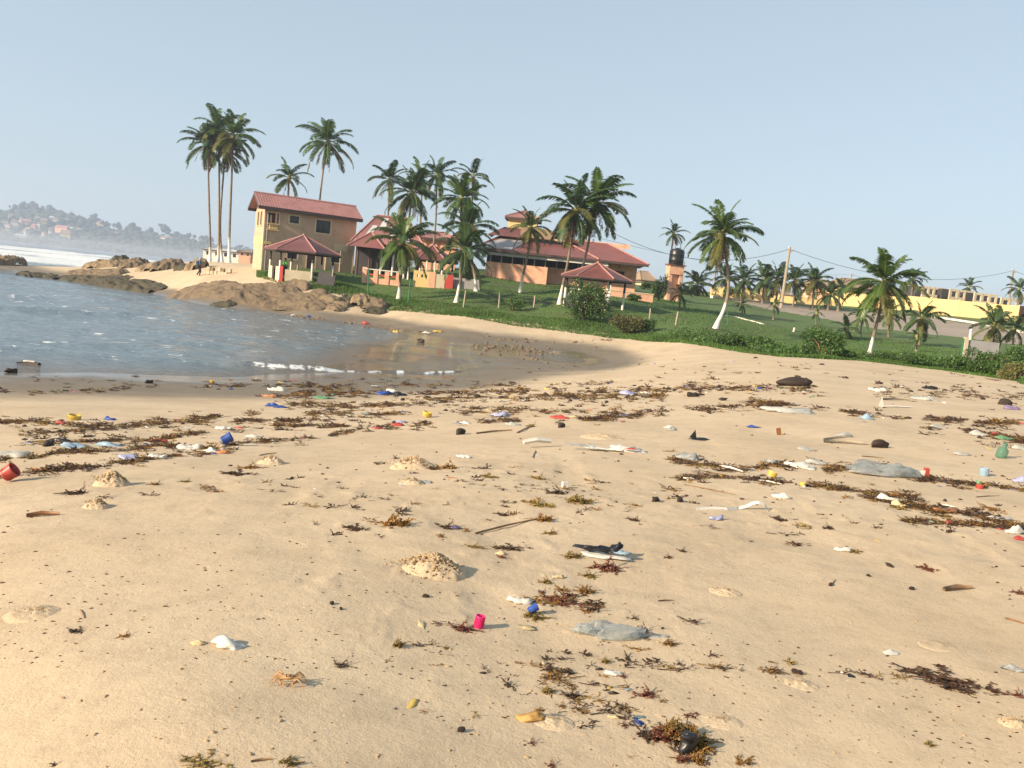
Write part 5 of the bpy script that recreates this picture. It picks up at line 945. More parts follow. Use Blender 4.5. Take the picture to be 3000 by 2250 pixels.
mound(1208,1422,90,24,6,'small weedy sand mound below the crumbly one',90); mound(1775,1285,150,16,7,'broad flat bank of loose sand behind the white and red bag',90); mound(2124,1732,110,16,8,'flat scatter of sand clods in the right middle',110); mound(2345,2005,120,14,9,'scatter of clods under the black round lump',110); mound(2968,2120,80,22,10,'pale sand clods at the right edge',90); mound(1620,2112,150,16,11,'crumbly clods right of the orange sponge',150); mound(120,1785,170,18,12,'trampled crumbs of damp sand at the left',130); mound(2110,2112,150,14,13,'scatter of clods right of the huge seaweed clump',130); mound(2755,1895,130,9,14,'faint patch of pale crumbs on the right sand',80)
# huge clump with a dark blue black shell
p, m_ = sz(1985,2168,1); t = thing('seaweed_heap','huge brown and gold seaweed clump holding a dark blue black float','seaweed', p)
for dx, dy, s, c, v, e in [(-50,.0,70,'weedr',0,.9),(-30,.02,80,'weedr',0,.8),(-75,-.005,55,'weedd',0,.7),(5,.03,100,'weed',0,1.1),(35,.02,90,'weed',0,1.2),(10,.0,90,'weedd',0,1.1),(55,.0,70,'weedo',0,1.2),(30,-.04,80,'weed',0,1),(60,-.06,60,'weed',1,1),(0,.05,90,'weedo',0,1.2),(-20,.03,60,'weed',0,1.3),(34,-.13,44,'weed',0,1.2),(-6,-.14,40,'weedr',0,1.0)]:
    link('weed_bunch', WM[c][v], t, location=(dx*m_, dy, 0), scale=(s*m_*1.25,)*2+(s*m_*1.2*e,), rotation_euler=(0,0,dx))
bl = lumpmesh(9,'tank',.38,(IV3,IF3)); link('dark_float', bl, t, location=(14*m_,-.085,26*m_), scale=(40*m_,30*m_,56*m_), rotation_euler=(0,.3,0)); link('torn_film', lumpmesh(11,'tank',.5), t, location=(8*m_,-.10,48*m_), scale=(30*m_,12*m_,16*m_))

# --- plastics
def crumple(seed, m, flat=.35, amp=.55, sub=3, hole=0):
    V, F = ico(sub); rs = np.random.RandomState(seed); r = np.ones(len(V)); V = V+.16*(rs.rand(len(V),3)-.5)
    for k in range(5): d = rs.normal(size=3)*(1.3+k*.7); r += amp*.30*np.sin(V@d+rs.rand()*6)
    for k in range(6): d = rs.normal(size=3)*(2.5+k*1.3); r += amp*.26/(1+k*.3)*(np.abs(np.sin(V@d+rs.rand()*6))-.6)
    V = V*np.clip(r,.3,1.45)[:,None]; V[:,2] = np.abs(V[:,2])*min(flat,.75)*.72; V[:,0] *= 1.2; V[:,2] *= .55+.6*np.clip(np.sin(V[:,0]*2.3+seed)*np.cos(V[:,1]*1.9+seed*2)+.4,0,1.2)
    V[:,2] += .24*np.abs(fbm(V[:,0]*3.5+seed%97, V[:,1]*3.5, seed%50, 3))*np.clip(V[:,2]*6,0,1)*2
    V *= .44; return np_mesh('bag', V, F, m, False)
def film(seed, m, n=16, h=.22):
    rs = np.random.RandomState(seed); U, W = np.meshgrid(np.linspace(-1,1,n),np.linspace(-1,1,n)); u = U.ravel(); v = W.ravel(); z = h*np.abs(fbm(u*1.6+seed,v*1.6,seed,3))*3.2+.01; x = u*(1+.5*fbm(v*1.3+seed,u,seed+3,2))*.5; y = v*(1+.8*fbm(u*1.5,v+seed,seed+4,2))*.36
    I, J = np.meshgrid(np.arange(n-1),np.arange(n-1)); a = J*n+I; return np_mesh('film', np.stack([x,y,z],1), np.stack([a,a+1,a+n+1,a+n],-1).reshape(-1,4), m, False)
def bag(px, py, s, m, label, seed=None, flat=.55, name='plastic_bag', cat='plastic bag', hs=1.0, ws=1.0, kind=0, group=LIT, up=0):
    p, m_ = sz(px, py, s); seed = px if seed is None else seed; me = crumple(seed, m, flat) if kind == 0 else film(seed, m)
    return put(link(name, me), p+Vector((0,0,up*m_)), hsh(px,py).uniform(-.35,.35), (m_, m_*.65*ws, m_*hs), label, cat, group)
bag(674,1885,78,'pwhite','white crumpled bag casting a long shadow on the left sand',3,.9,hs=1.1); bag(579,1878,38,'foam','small pale yellow crumpled scrap left of the white bag',5,.7,'scrap','scrap')
bag(1527,1757,58,'pwhite','white crumpled bag left of the brown seaweed',8,.8); bag(1795,1973,36,'pwhite','white shell like scrap under the clear plastic',12,.7,'scrap','scrap')
def clearbag():
    p, m_ = sz(1815,1860,1); t = thing('clear_plastic_bag','large clear plastic bag half buried in the centre right','plastic bag', p, 0, LIT)
    link('bag_body', crumple(21,'clear',.9,.7,4), t, location=(-15*m_,0,0), scale=(165*m_,80*m_,88*m_)); link('bag_tail', crumple(22,'milk',.8,.7,4), t, location=(50*m_,.02,0), scale=(120*m_,50*m_,42*m_)); link('bag_corner', film(23,'clear'), t, location=(-85*m_,-.01,.0), scale=(70*m_,60*m_,110*m_))
clearbag()
def bwbag():
    p, m_ = sz(1765,1630,1); t = thing('crumpled_wrapper','black and white crumpled wrapper with pale blue tip','wrapper', p, 0, LIT)
    link('black_part', crumple(31,'black',.8,.6), t, location=(-28*m_,.02,12*m_), scale=(80*m_,40*m_,50*m_)); link('white_part', crumple(32,'pwhite',.4,.6), t, location=(0,-.01,0), scale=(120*m_,50*m_,34*m_)); link('black_fold', crumple(33,'black',.9,.6), t, location=(32*m_,.02,14*m_), scale=(50*m_,30*m_,60*m_), rotation_euler=(0,-.4,0)); link('blue_tip', crumple(34,'lblue',.9,.5), t, location=(50*m_,0,12*m_), scale=(44*m_,26*m_,46*m_))
bwbag()
def whitebag():
    p, m_ = sz(1832,1322,1); t = thing('white_shopping_bag','white plastic bag with faded red print and a trailing strip','plastic bag', p, 0, LIT)
    link('bag_body', crumple(41,'pwhite',.8,.5), t, scale=(92*m_,56*m_,58*m_)); link('red_print', crumple(42,'red',.5,.7,2), t, location=(12*m_,-26*m_,12*m_), scale=(28*m_,8*m_,18*m_)); link('trailing_strip', crumple(43,'pwhite',.3,.5), t, location=(-72*m_,0,0), scale=(86*m_,34*m_,30*m_)); link('grey_film', film(44,'clear'), t, location=(-130*m_,.02,0), scale=(90*m_,60*m_,50*m_))
whitebag()
def wrap():
    p, m_ = sz(2640,1392,1); t = thing('wrapper_pile','big clear wrapper pile with a white carton and a red band on the right','rubbish', p, 0, LIT)
    link('clear_film', crumple(51,'clear',.9,.7,4), t, location=(-30*m_,.05,0), scale=(150*m_,70*m_,95*m_)); link('film_peak', film(52,'clear'), t, location=(-5*m_,.03,.0), scale=(80*m_,60*m_,150*m_)); link('grey_film', crumple(53,'milk',.5,.6), t, location=(-70*m_,.02,0), scale=(100*m_,50*m_,40*m_))
    MB().q((-55*m_,0,2*m_),(62*m_,0,0),(62*m_,0,24*m_),(40*m_,0,20*m_)).q((-55*m_,.0,2*m_),(40*m_,.0,20*m_),(42*m_,.04,18*m_)).q((40*m_,0,20*m_),(62*m_,0,24*m_),(62*m_,.05,22*m_),(42*m_,.05,18*m_)).build('white_carton','pwhite',t); MB().box(62*m_,73*m_,-.005,.05,0,30*m_).build('red_band','red',t); link('pink_scrap', crumple(54,'pink',.6,.5,2), t, location=(-85*m_,-.01,0), scale=(30*m_,14*m_,24*m_))
wrap()
for a in [(45,1338,95,'milk','greyish film bag in the left weed line',.4),(384,1352,62,'lav','lavender blue plastic bag at the end of the lower weed line',.9),(461,1350,46,'pwhite','white bag scrap in the lower left weed line',.7),(556,1318,54,'pwhite','white rounded plastic shape left of the blue cup',.9),(618,1328,34,'pwhite','crumpled white scrap under the blue cup',.7),(212,1312,80,'lblue','light blue flattened bag on the left weed line',.3),
    (320,1306,70,'lblue','pale blue film strip right of the flattened bag',.25),(192,1293,42,'black','black bag with a peak on the left weed line',1.0),(655,1333,34,'orange','orange plastic scrap under the blue cup',.6),(118,1379,30,'orange','orange red scrap in the lowest left weed line',.8),(181,1242,26,'red','small red scrap in the second left weed line',.7),(321,1232,26,'blue','small blue scrap in the second left weed line',.7),(465,1290,42,'red','red and white scrap in the left weed line',.4),
    (660,1258,46,'pwhite','pale bag in the third weed line',.7),(737,1278,44,'pwhite','pinkish white ring of plastic on the sand',.3),(700,1254,20,'red','red bit beside the pale bag',.5),(791,1163,40,'orange','orange red scraps near the upper left litter',.4),(810,1144,38,'pwhite','whitish bag at the head of the litter line',.8),(797,1189,30,'blue','dark blue scrap in the upper left litter',.8),(820,1194,26,'blue','second dark blue scrap in the upper left litter',.6),(950,1168,56,'green','pale green sheet in the upper litter',.3),
    (1130,1158,44,'blue','blue black bag in the dense litter band',.8),(1155,1152,44,'pwhite','white bag on the dense litter band',.7),(1170,1160,34,'black','black scrap beside the white bag in the dense band',.6),(1470,1220,56,'lav','pale bluish bag in the centre litter band',.9),(1646,1228,60,'red','red cloth scrap in the centre litter band',.35),(1690,1226,34,'foam','beige scrap beside the red cloth',.4),(1167,1248,36,'red','red cloth bit wrapped in dark weed',.6),(1108,1256,24,'red','small red bit left of the wrapped cloth',.5),
    (1180,1240,26,'lav','pale blue bit on the dark weed',.7),(1362,1240,34,'pwhite','white cup shaped scrap left of the centre',.5),(1504,1247,44,'milk','thin milky film right of the centre litter',.4),(1502,1166,16,'yellow','small yellow upright scrap in the dense band',1.6),(1604,1143,16,'yellow','yellow bit at the top of the dense band',1),(1480,1216,30,'grey','greyish scrap in the centre band',.6),(1840,1156,40,'lav','dark bluish scraps in the upper centre band',.6),(1890,1153,24,'pwhite','white block scrap in the upper centre band',.5),
    (1076,1216,26,'teal','teal scrap in the left centre litter',.4),(2472,1279,50,'milk','crumpled white bag on the driftwood',.9),(2308,1210,130,'milk','long clear plastic film shining on the right sand',.25),(2208,1253,34,'blue','blue strip of plastic on the right sand',.3),(2540,1228,40,'lblue','small blue and white wrapper on the right sand',.6),(2567,1148,34,'pwhite','peaked white scrap near the right crest',1.0),(2736,1139,12,'pwhite','white bit on the right crest',1),(2768,1181,14,'pwhite','small white scrap right of the white frame piece',1),
    (2962,1200,36,'purple','purple scrap beside the red brown husk',.6),(2283,1462,52,'pwhite','white crumpled paper above the end of the strap',.5),(2099,1522,46,'lav','bluish translucent bag below the white strap',1.3),(2472,1607,46,'pwhite','crumpled white paper on the open right sand',.8),(1360,1342,40,'pwhite','white scrap above the weed near the centre',.4),(2020,1342,66,'grey','grey crumpled bag at the left end of the right weed line',.9),(2260,1352,44,'grey','greyish blue bag scrap in the right weed line',.5),
    (2345,1366,90,'pwhite','long whitish crumpled film in the right weed line',.35),(2390,1358,60,'milk','glassy film behind the long whitish one',.7),(2213,1400,30,'black','black peaked bag beside the yellow bottle top',1.2),(2019,1405,24,'pwhite','white cube shaped foam in the right seaweed',1.2),(2600,1462,50,'pwhite','white crumpled bag in the lower right weed line',.8),(2632,1480,36,'foam','beige foam scrap in the lower right weed line',.8),(2770,1498,60,'brown','orange brown crumpled sheet in the lower right weed line',.5),
    (2855,1506,18,'pwhite','white cap in the lower right weed line',1),(2780,1534,30,'red','red scrap in the lowest right weed line',.6),(2973,1562,56,'pwhite','pinkish white bag at the right edge',.7),(2990,1580,30,'red','dark red scrap under the pinkish bag',.6),(2930,1520,56,'milk','greyish film near the right edge',.4),(2870,1280,50,'milk','clear plastic by the upper right weed line',1.0),(2940,1292,44,'green','pale green plastic in the upper right weed line',.5),(2912,1278,30,'red','red bit in the upper right weed line',.5),(2990,1318,44,'milk','milky film at the right edge',.6),
    (2820,1330,50,'milk','thin film right of the wrapper pile',.35),(2745,1255,46,'milk','white blue film scrap above the film line',.4),(2360,1318,56,'milk','pale crumpled film in the middle of the right sand',.35),(2995,1408,40,'lav','bluish bag cut by the right edge',1.0),(1960,1251,24,'pwhite','pale pinkish scrap left of the black fin',.7),(1967,1258,26,'milk','glassy scrap below the pinkish one',.8),(1248,1420,46,'grey','greyish film near the small weedy mound',.4),(1330,1540,36,'purple','purplish film in dark weed',.4),
    (2705,1172,70,'milk','whitish film patch near the right crest',.35),(2725,1140,30,'black','black bit near the right crest',.6),(2213,1131,16,'yellow','yellow speck left of the black log',1),(2225,1140,14,'blue','blue speck left of the black log',1),(1840,2023,22,'lblue','light blue scrap at the edge of the reddish seaweed',.3),(2611,1911,44,'pwhite','small white scrap on the lower right sand',.35),(2969,1966,44,'grey','grey torn sheet at the right edge',.9),(1636,1688,32,'foam','pale orange shell piece above the dark weed',.7),(1470,1620,28,'foam','pinkish shell bits in the reddish weed',.9),
    (1545,1830,50,'foam','flat pale orange scrap below the blue bottle top',.2),(1796,2100,30,'foam','pale yellow petal scrap left of the huge clump',.3),(278,762,16,'pwhite','white scrap on the golden rock',1),(187,768,16,'red','red cloth on the dark rock ridge',1.2),(860,925,14,'pwhite','white litter bit at the far waterline',.8),(905,928,14,'blue','blue litter bit at the far waterline',.8),(1160,974,16,'yellow','yellow litter bit on the far wet sand',.7),(1284,974,22,'yellow','bright yellow scrap on the far bank litter line',.6),(1250,977,18,'pwhite','white scrap left of the bright yellow one',.6),(1067,948,24,'red','red scrap on the far bank by the water',.5)]:
    px, py, s, m, lab, fl = a; s = s*.86 if s > 40 else s; bag(px, py, s, m, lab, px+py, fl*1.1, 'plastic_scrap' if s < 50 else 'plastic_bag', 'scrap' if s < 50 else 'plastic bag')
# solid items
def cup(px, py, w_, h_, m, label, tilt=0, az=0, name='cup', cat='cup', taper=.9, cap_=True, group=LIT):
    p, k = sz(px, py, 1); r = w_*k/2; h = h_*k; t = thing(name, label, cat, p+Vector((0,0,r*math.sin(abs(tilt)))), 0, group)
    b = MB().lathe([(0,0),(r*taper,0),(r*taper,.02*h),(r,h*.94),(r,h),(r*.9,h),(r*.82,h*.1),(0,h*.1)], 20); o = b.build('shell', m, t, True, rotation_euler=(0, tilt, az))
    rg = MB()
    for i in range(20): a = i*math.pi/10; rg.box(-.04*r,.04*r,-.03*r,.03*r,h*.12,h*.85,Matrix.Rotation(a,4,'Z')@Matrix.Translation((r*(taper+.06),0,0)))
    rg.build('ribs', m, t, rotation_euler=(0, tilt, az)); return t
cup(1402,1830,27,34,'pink','bright pink bottle cap standing in dark red weed',.12,0,'stopper','cap',.97); cup(650,1306,28,28,'blue','blue cup tipped over on the upper left weed line',1.0,.3,taper=.8); cup(1548,1795,24,28,'blue','deep blue bottle top tipped in the olive weed',1.1,.4,'stopper','cap',.7)
cup(12,1412,40,30,'red','bright red plastic cup at the left edge',.9,.2,taper=.8); cup(217,1232,32,12,'yellow','yellow tub on the second left weed line',.1,0,'tub','tub'); cup(1249,1222,28,14,'yellow','yellow orange lid in the centre left litter',.2,0,'tub','lid'); cup(2258,1396,26,16,'yellow','yellow bottle top in the right weed line',.4,0,'stopper','cap'); cup(2882,1390,22,20,'lblue','pale blue cup upright on the right sand',0,0)
cup(2870,1426,18,10,'red','red cap with a green one on top, lower one',0,0,'stopper','cap'); cup(2866,1417,16,8,'green','green cap resting on the red cap',.3,0,'stopper','cap'); cup(2350,1422,16,9,'yellow','small pale yellow cap near the right weed line',.2,0,'stopper','cap'); cup(621,1122,12,8,'yellow','tiny yellow cap on the wet sand at left',.1,0,'stopper','cap')
p, k = sz(2931,1338,1); t = thing('glass_bottle','green glass bottle standing in the right weed line','bottle',p,0,LIT); MB().lathe([(0,0),(12*k,0),(13*k,3*k),(13*k,22*k),(5*k,30*k),(4.5*k,38*k)],14).build('bottle_body','gglass',t,True,rotation_euler=(.1,.15,0)); MB().lathe([(5.4*k,35*k),(5.4*k,40*k),(0,40*k)],12).build('bottle_neck','gglass',t,True,rotation_euler=(.1,.15,0))
p, k = sz(1654,1427,1); props(MB().box(-8*k,8*k,-7*k,7*k,0,17*k).build('foam_block','pwhite',None,location=p,rotation_euler=(0,0,.3)),'small white foam cube on the middle sand','foam block',LIT)
def plank(px0, py0, px1, py1, th_, m, label, name='stick', cat='stick', h0=0, h1=0, sq=False, mid=None):
    a = hit(px0,py0); b = hit(px1,py1); k = a.y/FOC; P = [a+Vector((0,0,th_*k*.4+h0*k)), b+Vector((0,0,th_*k*.4+h1*k))]
    if mid: P.insert(1, P[0].lerp(P[1], .5)+Vector(mid)*k)
    else: P.insert(1, P[0].lerp(P[1], .45)+Vector((0,0,th_*k*.4)))
    n = 4 if sq else 6; o = MB().tube(P, [th_*k/2, th_*k*.55, th_*k*.3 if not sq else th_*k*.5], n).build(name, m, None, not sq); return props(o, label, cat, 'sticks and driftwood on the sand')
plank(1532,1313,1612,1309,14,'pwhite','short white plastic strip propped on a twig','plastic_strip','plastic strip',12,12,True); plank(1560,1344,1568,1320,4,'wood','small twig under the white plastic strip'); plank(1392,1557,1590,1518,6,'drift','long dark stick in the middle of the beach'); plank(1395,1270,1500,1260,5,'drift','thin stick behind the husk lump'); plank(1515,1268,1560,1248,4,'drift','stalk of the olive tuft')
plank(78,1511,175,1502,13,'brown','orange brown driftwood stick on the left sand'); plank(236,1776,248,1804,4,'drift','short brown twig on the left sand'); plank(735,2230,800,2222,7,'drift','short dark twig at the bottom left'); plank(1928,1762,1975,1757,4,'drift','fine twig on the centre right sand'); plank(2250,1942,2280,1947,4,'drift','fine twig above the pebble trail'); plank(2765,1728,2848,1724,14,'drift','thick brown stick on the right sand'); plank(2945,1812,3000,1828,5,'brown','reddish twig at the right edge')
plank(2412,1285,2480,1282,5,'wood','grey driftwood branch, the upper of two'); plank(2412,1292,2545,1300,10,'wood','long grey driftwood branch with a dark end, the lower of two'); plank(2580,1172,2665,1173,6,'wood','grey branch behind the white frame piece'); plank(2583,1192,2672,1195,5,'pwhite','white plastic stick lying on the right sand','plastic_strip','plastic strip',0,0,True); plank(2110,1362,2178,1378,7,'pwhite','white stick in the right weed line','plastic_strip','plastic strip'); plank(2060,1378,2200,1408,3,'drift','thin dark reed in the right weed line')
plank(2005,1420,2155,1452,3,'drift','long thin reed below the right weed line'); plank(2220,1408,2290,1420,5,'pwhite','white strip below the yellow bottle top','plastic_strip','plastic strip'); plank(2750,1477,2800,1485,5,'pwhite','white stick in the lower right weed line','plastic_strip','plastic strip'); plank(2085,1198,2150,1206,4,'wood','bleached twig left of the long film'); plank(2525,1336,2590,1340,3,'drift','hair thin twig above the right weed line'); plank(2860,1455,2930,1448,3,'drift','bent pale twig near the right caps')
plank(2434,1716,2448,1698,3,'drift','short twig beside the dark lump'); plank(760,1340,810,1330,3,'drift','small twig before the pale mound')
# white frame piece (upright triangle)
p, k = sz(2580,1190,1); props(MB().q((-6*k,0,0),(9*k,0,0),(1*k,0,26*k)).q((9*k,.01,0),(-6*k,.01,0),(1*k,.01,26*k)).q((-6*k,0,0),(1*k,0,26*k),(1*k,.01,26*k),(-6*k,.01,0)).build('plastic_corner','pwhite',None,location=p),'white upright corner of a plastic frame on the right sand','plastic piece',LIT)
# black fin shaped rubber, log, orange scrap
p, k = sz(2039,1286,1); t = thing('rubber_scrap','black rubber scrap standing like a fin','rubber scrap',p,0,LIT); MB().q((-18*k,0,4*k),(2*k,0,2*k),(-4*k,.01,27*k)).q((2*k,.03,2*k),(-18*k,.03,4*k),(-4*k,.02,27*k)).q((2*k,0,2*k),(2*k,.03,2*k),(-4*k,.02,27*k),(-4*k,.01,27*k)).q((-18*k,.03,4*k),(-18*k,0,4*k),(-4*k,.01,27*k),(-4*k,.02,27*k)).build('fin','black',t); link('folded_part', crumple(61,'black',.5,.4), t, location=(18*k,0,0), scale=(62*k,36*k,28*k))
p, k = sz(2328,1132,1); t = thing('charred_log','black waterlogged log lying on the right sand crest','log',p,R(-3),None); link('log_body', lumpmesh(71,'lump',.22,(IV3,IF3)), t, location=(0,0,9*k), scale=(92*k,40*k,30*k)); MB().lathe([(0,-6*k),(11*k,-6*k),(12*k,4*k),(8*k,10*k),(0,10*k)],10).build('log_knot','lump',t,True,location=(26*k,-.02,14*k),rotation_euler=(0,R(80),0))
p, k = sz(2571,1306,1); put(link('root_stump', lumpmesh(73,'lump',.35,(IV3,IF3))), p+Vector((0,0,8*k)), .2, (46*k,20*k,24*k), 'dark root stump at the end of the driftwood', 'driftwood', 'sticks and driftwood on the sand')
p, k = sz(2283,1272,1); props(MB().box(-6*k,6*k,-.01,.01,0,20*k,Matrix.Rotation(-.25,4,'Y')).build('wood_chip','brown',None,location=p),'orange brown wood chip standing in the sand','wood chip',LIT)
p, k = sz(1556,2100,1); t = thing('sponge','orange yellow sponge lump with weed on its right end','sponge',p,0,LIT); link('sponge_body', crumple(81,'sponge',1.2,.3,3), t, location=(-4*k,0,0), scale=(70*k,50*k,64*k), rotation_euler=(0,-.15,0)); link('weed_tuft', WM['weed'][0], t, location=(24*k,0,24*k), scale=(34*k,)*3); t.children[0].data.materials[0] = M['sponge']
p, k = sz(82,1073,1); t = thing('stranded_log','dark log with a white patch at the left water edge','log',p,R(-4)); MB().tube([(-30*k,0,3*k),(0,0,6*k),(30*k,0,5*k)],[4*k,7*k,7*k],8).build('log_body','lump',t,True); MB().box(-12*k,18*k,-.03,.05,10*k,14*k).build('white_patch','pwhite',t)
# white strap with an arch
A = [hit(2040,1497), hit(2090,1495), hit(2130,1496), hit(2165,1491)]; k = A[0].y/FOC; P = [a+Vector((0,0,2*k+i*.4*k)) for i, a in enumerate(A)]; b0 = A[-1]
P += [b0+Vector((x_*k, 0, z_*k)) for x_, z_ in ((20,10),(38,22),(58,27),(76,22),(88,8),(90,-2))]
m = MB(); 
for i in range(len(P)-1):
    wv = Vector((0, 1, 0))*4.0*k+Vector((0,0,3.2*k)); a, b = P[i], P[i+1]; m.q(a-wv,b-wv,b+wv,a+wv).q(a+wv+Vector((0,.004,.002)),b+wv+Vector((0,.004,.002)),b-wv+Vector((0,.004,.002)),a-wv+Vector((0,.004,.002)))
props(m.build('packing_strap','pwhite'),'long white packing strap arching up from the sand','strap',LIT)
# crabs
def crab(px, py, s, m, label, seed=0):
    p, k = sz(px, py, s); t = thing('crab', label, 'crab', p, .1); k = k; V = []; 
    b = MB().lathe([(0,-.04),(.10,-.035),(.15,0),(.13,.05),(.06,.075),(0,.08)], 14); b.v = [(x*1.25, y*.85, z+.17) for x, y, z in b.v]
    for sg in (-1, 1):
        for i, (ya, rx) in enumerate(((.09,.34),(.03,.42),(-.04,.44),(-.10,.36))):
            b.tube([(sg*.13,ya,.16),(sg*(.13+rx*.38),ya*1.8,.27-.02*i),(sg*(.13+rx*.75),ya*2.6,.14),(sg*(.13+rx*.88),ya*3,.0)],[.030,.024,.016,.005],6)
        b.tube([(sg*.12,-.08,.15),(sg*.24,-.20,.17),(sg*.16,-.27,.10)],[.03,.036,.02],6); b.tube([(sg*.16,-.25,.10),(sg*.06,-.30,.06)],[.035,.006],6); b.tube([(sg*.16,-.25,.10),(sg*.09,-.29,.11)],[.02,.005],6)
    b.build('body', m, t, True, scale=(k,k,k)); e = MB()
    for sg in (-1,1): e.tube([(sg*.05,-.09,.22),(sg*.055,-.10,.30)],[.009,.016],6)
    e.build('eye_stalks','lump',t,True,scale=(k,k,k))
crab(845,1993,96,'crab','pale orange ghost crab standing on the lower left sand'); crab(610,1435,42,'drift','small brown crab in the left middle sand')

# ---------------------------------------------------------------- tideline wrack and fine litter (uncountable)
def scatter(path, width, n, seed, clus=.5):
    """points along bands given where they lie on the ground; returns x, y"""
    rs = np.random.RandomState(seed); P = np.array(path, float); seg = np.r_[0, np.cumsum(np.hypot(*np.diff(P, axis=0).T))]; u = rs.uniform(0, seg[-1], n*3); kx = vn(u*.02+seed, u*0, seed) > clus*(.5+.8*rs.rand(n*3)); u = u[kx][:n]
    x = np.interp(u, seg, P[:,0]); y = np.interp(u, seg, P[:,1]) + rs.normal(0, width*.62, len(u))*np.where(rs.rand(len(u)) < .25, 3.2, 1); return np.stack([x, y], 1)
def pix_ground(q):
    d = np.array([ray(*p) for p in q]); z = np.full(len(q), 1.8)
    t = (z-HC)/d[:,2]
    for _ in range(14): x, y = d[:,0]*t, d[:,1]*t; z = .5*z+.5*base_h(x, y); t = (z-HC)/np.minimum(d[:,2], -1e-3)
    x, y = d[:,0]*t, d[:,1]*t; return x, y, ground(x, y)
BANDS = [([(0,1144),(120,1146),(300,1143),(430,1135),(560,1130),(700,1128),(900,1128),(1200,1126),(1500,1128),(1800,1124)],4,330,.42),([(0,1231),(110,1232),(240,1247),(330,1250),(480,1238),(590,1222),(700,1215),(760,1208),(820,1172),(880,1150),(1000,1130)],5,420,.35),
    ([(60,1270),(200,1262),(330,1252),(520,1236),(640,1238),(760,1236),(860,1236),(1000,1225)],5,330,.4),([(0,1348),(90,1340),(160,1325),(250,1325),(380,1320),(470,1306),(600,1318),(700,1300),(790,1292),(900,1282),(1000,1268),(1060,1258)],4,430,.3),([(0,1395),(90,1388),(190,1372),(290,1370),(380,1360),(480,1345),(560,1338),(680,1325)],4,330,.3),
    ([(40,1295),(110,1295),(200,1296),(330,1288),(460,1290),(540,1270),(640,1262),(760,1254),(900,1246),(1050,1250),(1160,1250),(1290,1242)],5,420,.35),([(760,1190),(900,1186),(1050,1192),(1170,1180),(1300,1172),(1450,1165),(1600,1160),(1750,1164),(1950,1158)],9,900,.25),([(780,1160),(950,1150),(1150,1152),(1350,1150),(1550,1146),(1800,1148),(2050,1140),(2200,1136)],6,620,.3),
    ([(900,1215),(1100,1215),(1350,1202),(1500,1200),(1650,1205),(1800,1212),(2000,1202),(2200,1192),(2300,1188)],7,520,.35),([(1340,1240),(1480,1232),(1620,1236),(1760,1226),(1880,1218)],4,220,.35),([(2200,1180),(2350,1190),(2480,1210),(2600,1222),(2760,1232),(3000,1240)],5,320,.35),
    ([(1960,1342),(2080,1356),(2160,1372),(2270,1360),(2350,1366),(2430,1374),(2540,1372),(2640,1385),(2720,1398),(2850,1415),(3000,1428)],5,520,.25),([(1990,1405),(2100,1396),(2180,1400),(2260,1408),(2350,1418),(2480,1430),(2600,1448),(2680,1456)],5,400,.3),([(2540,1452),(2640,1474),(2740,1490),(2860,1505),(2960,1530),(3000,1545)],7,420,.25),([(2660,1525),(2760,1532),(2900,1540),(3000,1560)],5,260,.3),
    ([(2830,1265),(2900,1278),(3000,1296)],6,220,.2),([(2700,1255),(2850,1262)],4,60,.3),([(2000,1130),(2150,1136),(2300,1142),(2450,1150),(2700,1158),(3000,1165)],9,260,.4),([(2500,1110),(2700,1140),(3000,1170)],14,160,.3),([(1540,1740),(1620,1752),(1700,1765),(1780,1780)],12,90,.2),([(1600,1960),(1660,2020),(1700,2060),(1720,2100)],34,120,.1),([(1900,1950),(2100,1965),(2300,1970),(2500,1972),(2780,2000)],6,100,.2),
    ([(1750,1990),(1800,2060),(1850,2120),(2000,2200)],30,60,.1),([(900,1500),(1300,1480),(1700,1470),(2100,1520),(2600,1560)],45,260,.3),([(1200,1400),(1600,1430),(2000,1440)],22,130,.3),([(300,1440),(900,1430),(1300,1440)],30,60,.3),([(1200,1860),(1500,1950),(1900,1900)],80,120,.2),([(1900,1090),(2300,1082),(2700,1096),(3000,1140)],24,170,.2),([(0,1108),(500,1118),(1000,1118),(1500,1112)],9,150,.25),([(1500,1090),(1800,1075),(2100,1060),(2400,1062)],14,120,.2)]
qs = []; 
for i, (pth, wd_, n_, cl) in enumerate(BANDS):
    if n_: qs.append(scatter(pth, wd_, int(n_*(1.35 if n_ > 200 and i not in (23,24,25) else .5)), 100+i, cl))
q = np.vstack(qs); gx, gy, gz_ = pix_ground(q)
def tmpl(m): V = np.array([v.co[:] for v in m.vertices]); F = np.array([p.vertices[:] for p in m.polygons]); return V, F
def strew(name, tm, X, Y, Z, S, H, m, label, cat, seed, smooth=False):
    rs = np.random.RandomState(seed); VV = []; FF = []; o = 0
    for i in range(len(X)):
        V, F = tm[rs.randint(len(tm))]; a = rs.uniform(0,6.28); c, s = math.cos(a), math.sin(a); W = V*[S[i]*1.25, S[i]*.8, H[i]]; W = W@np.array([[c,s,0],[-s,c,0],[0,0,1]])*[1.35,1,1]+[X[i],Y[i],Z[i]-.004]; VV.append(W); FF.append(F+o); o += len(V)
    props(link(name, np_mesh(name, np.vstack(VV), np.vstack(FF), m, smooth)), label, cat, kind='stuff')
small = {c: [tmpl(weed_mesh(900+i, c, 13, .45, 1.1, 2, 4, 1.8)) for i in range(4)] for c in ('weed','weedd','weedo')}
rs = np.random.RandomState(5); r = np.hypot(gx, gy); sel = rs.rand(len(gx)); far_ = np.clip(r/16, .35, 1.7)
big = vn(q[:,0]*.03, q[:,1]*.1, 4)
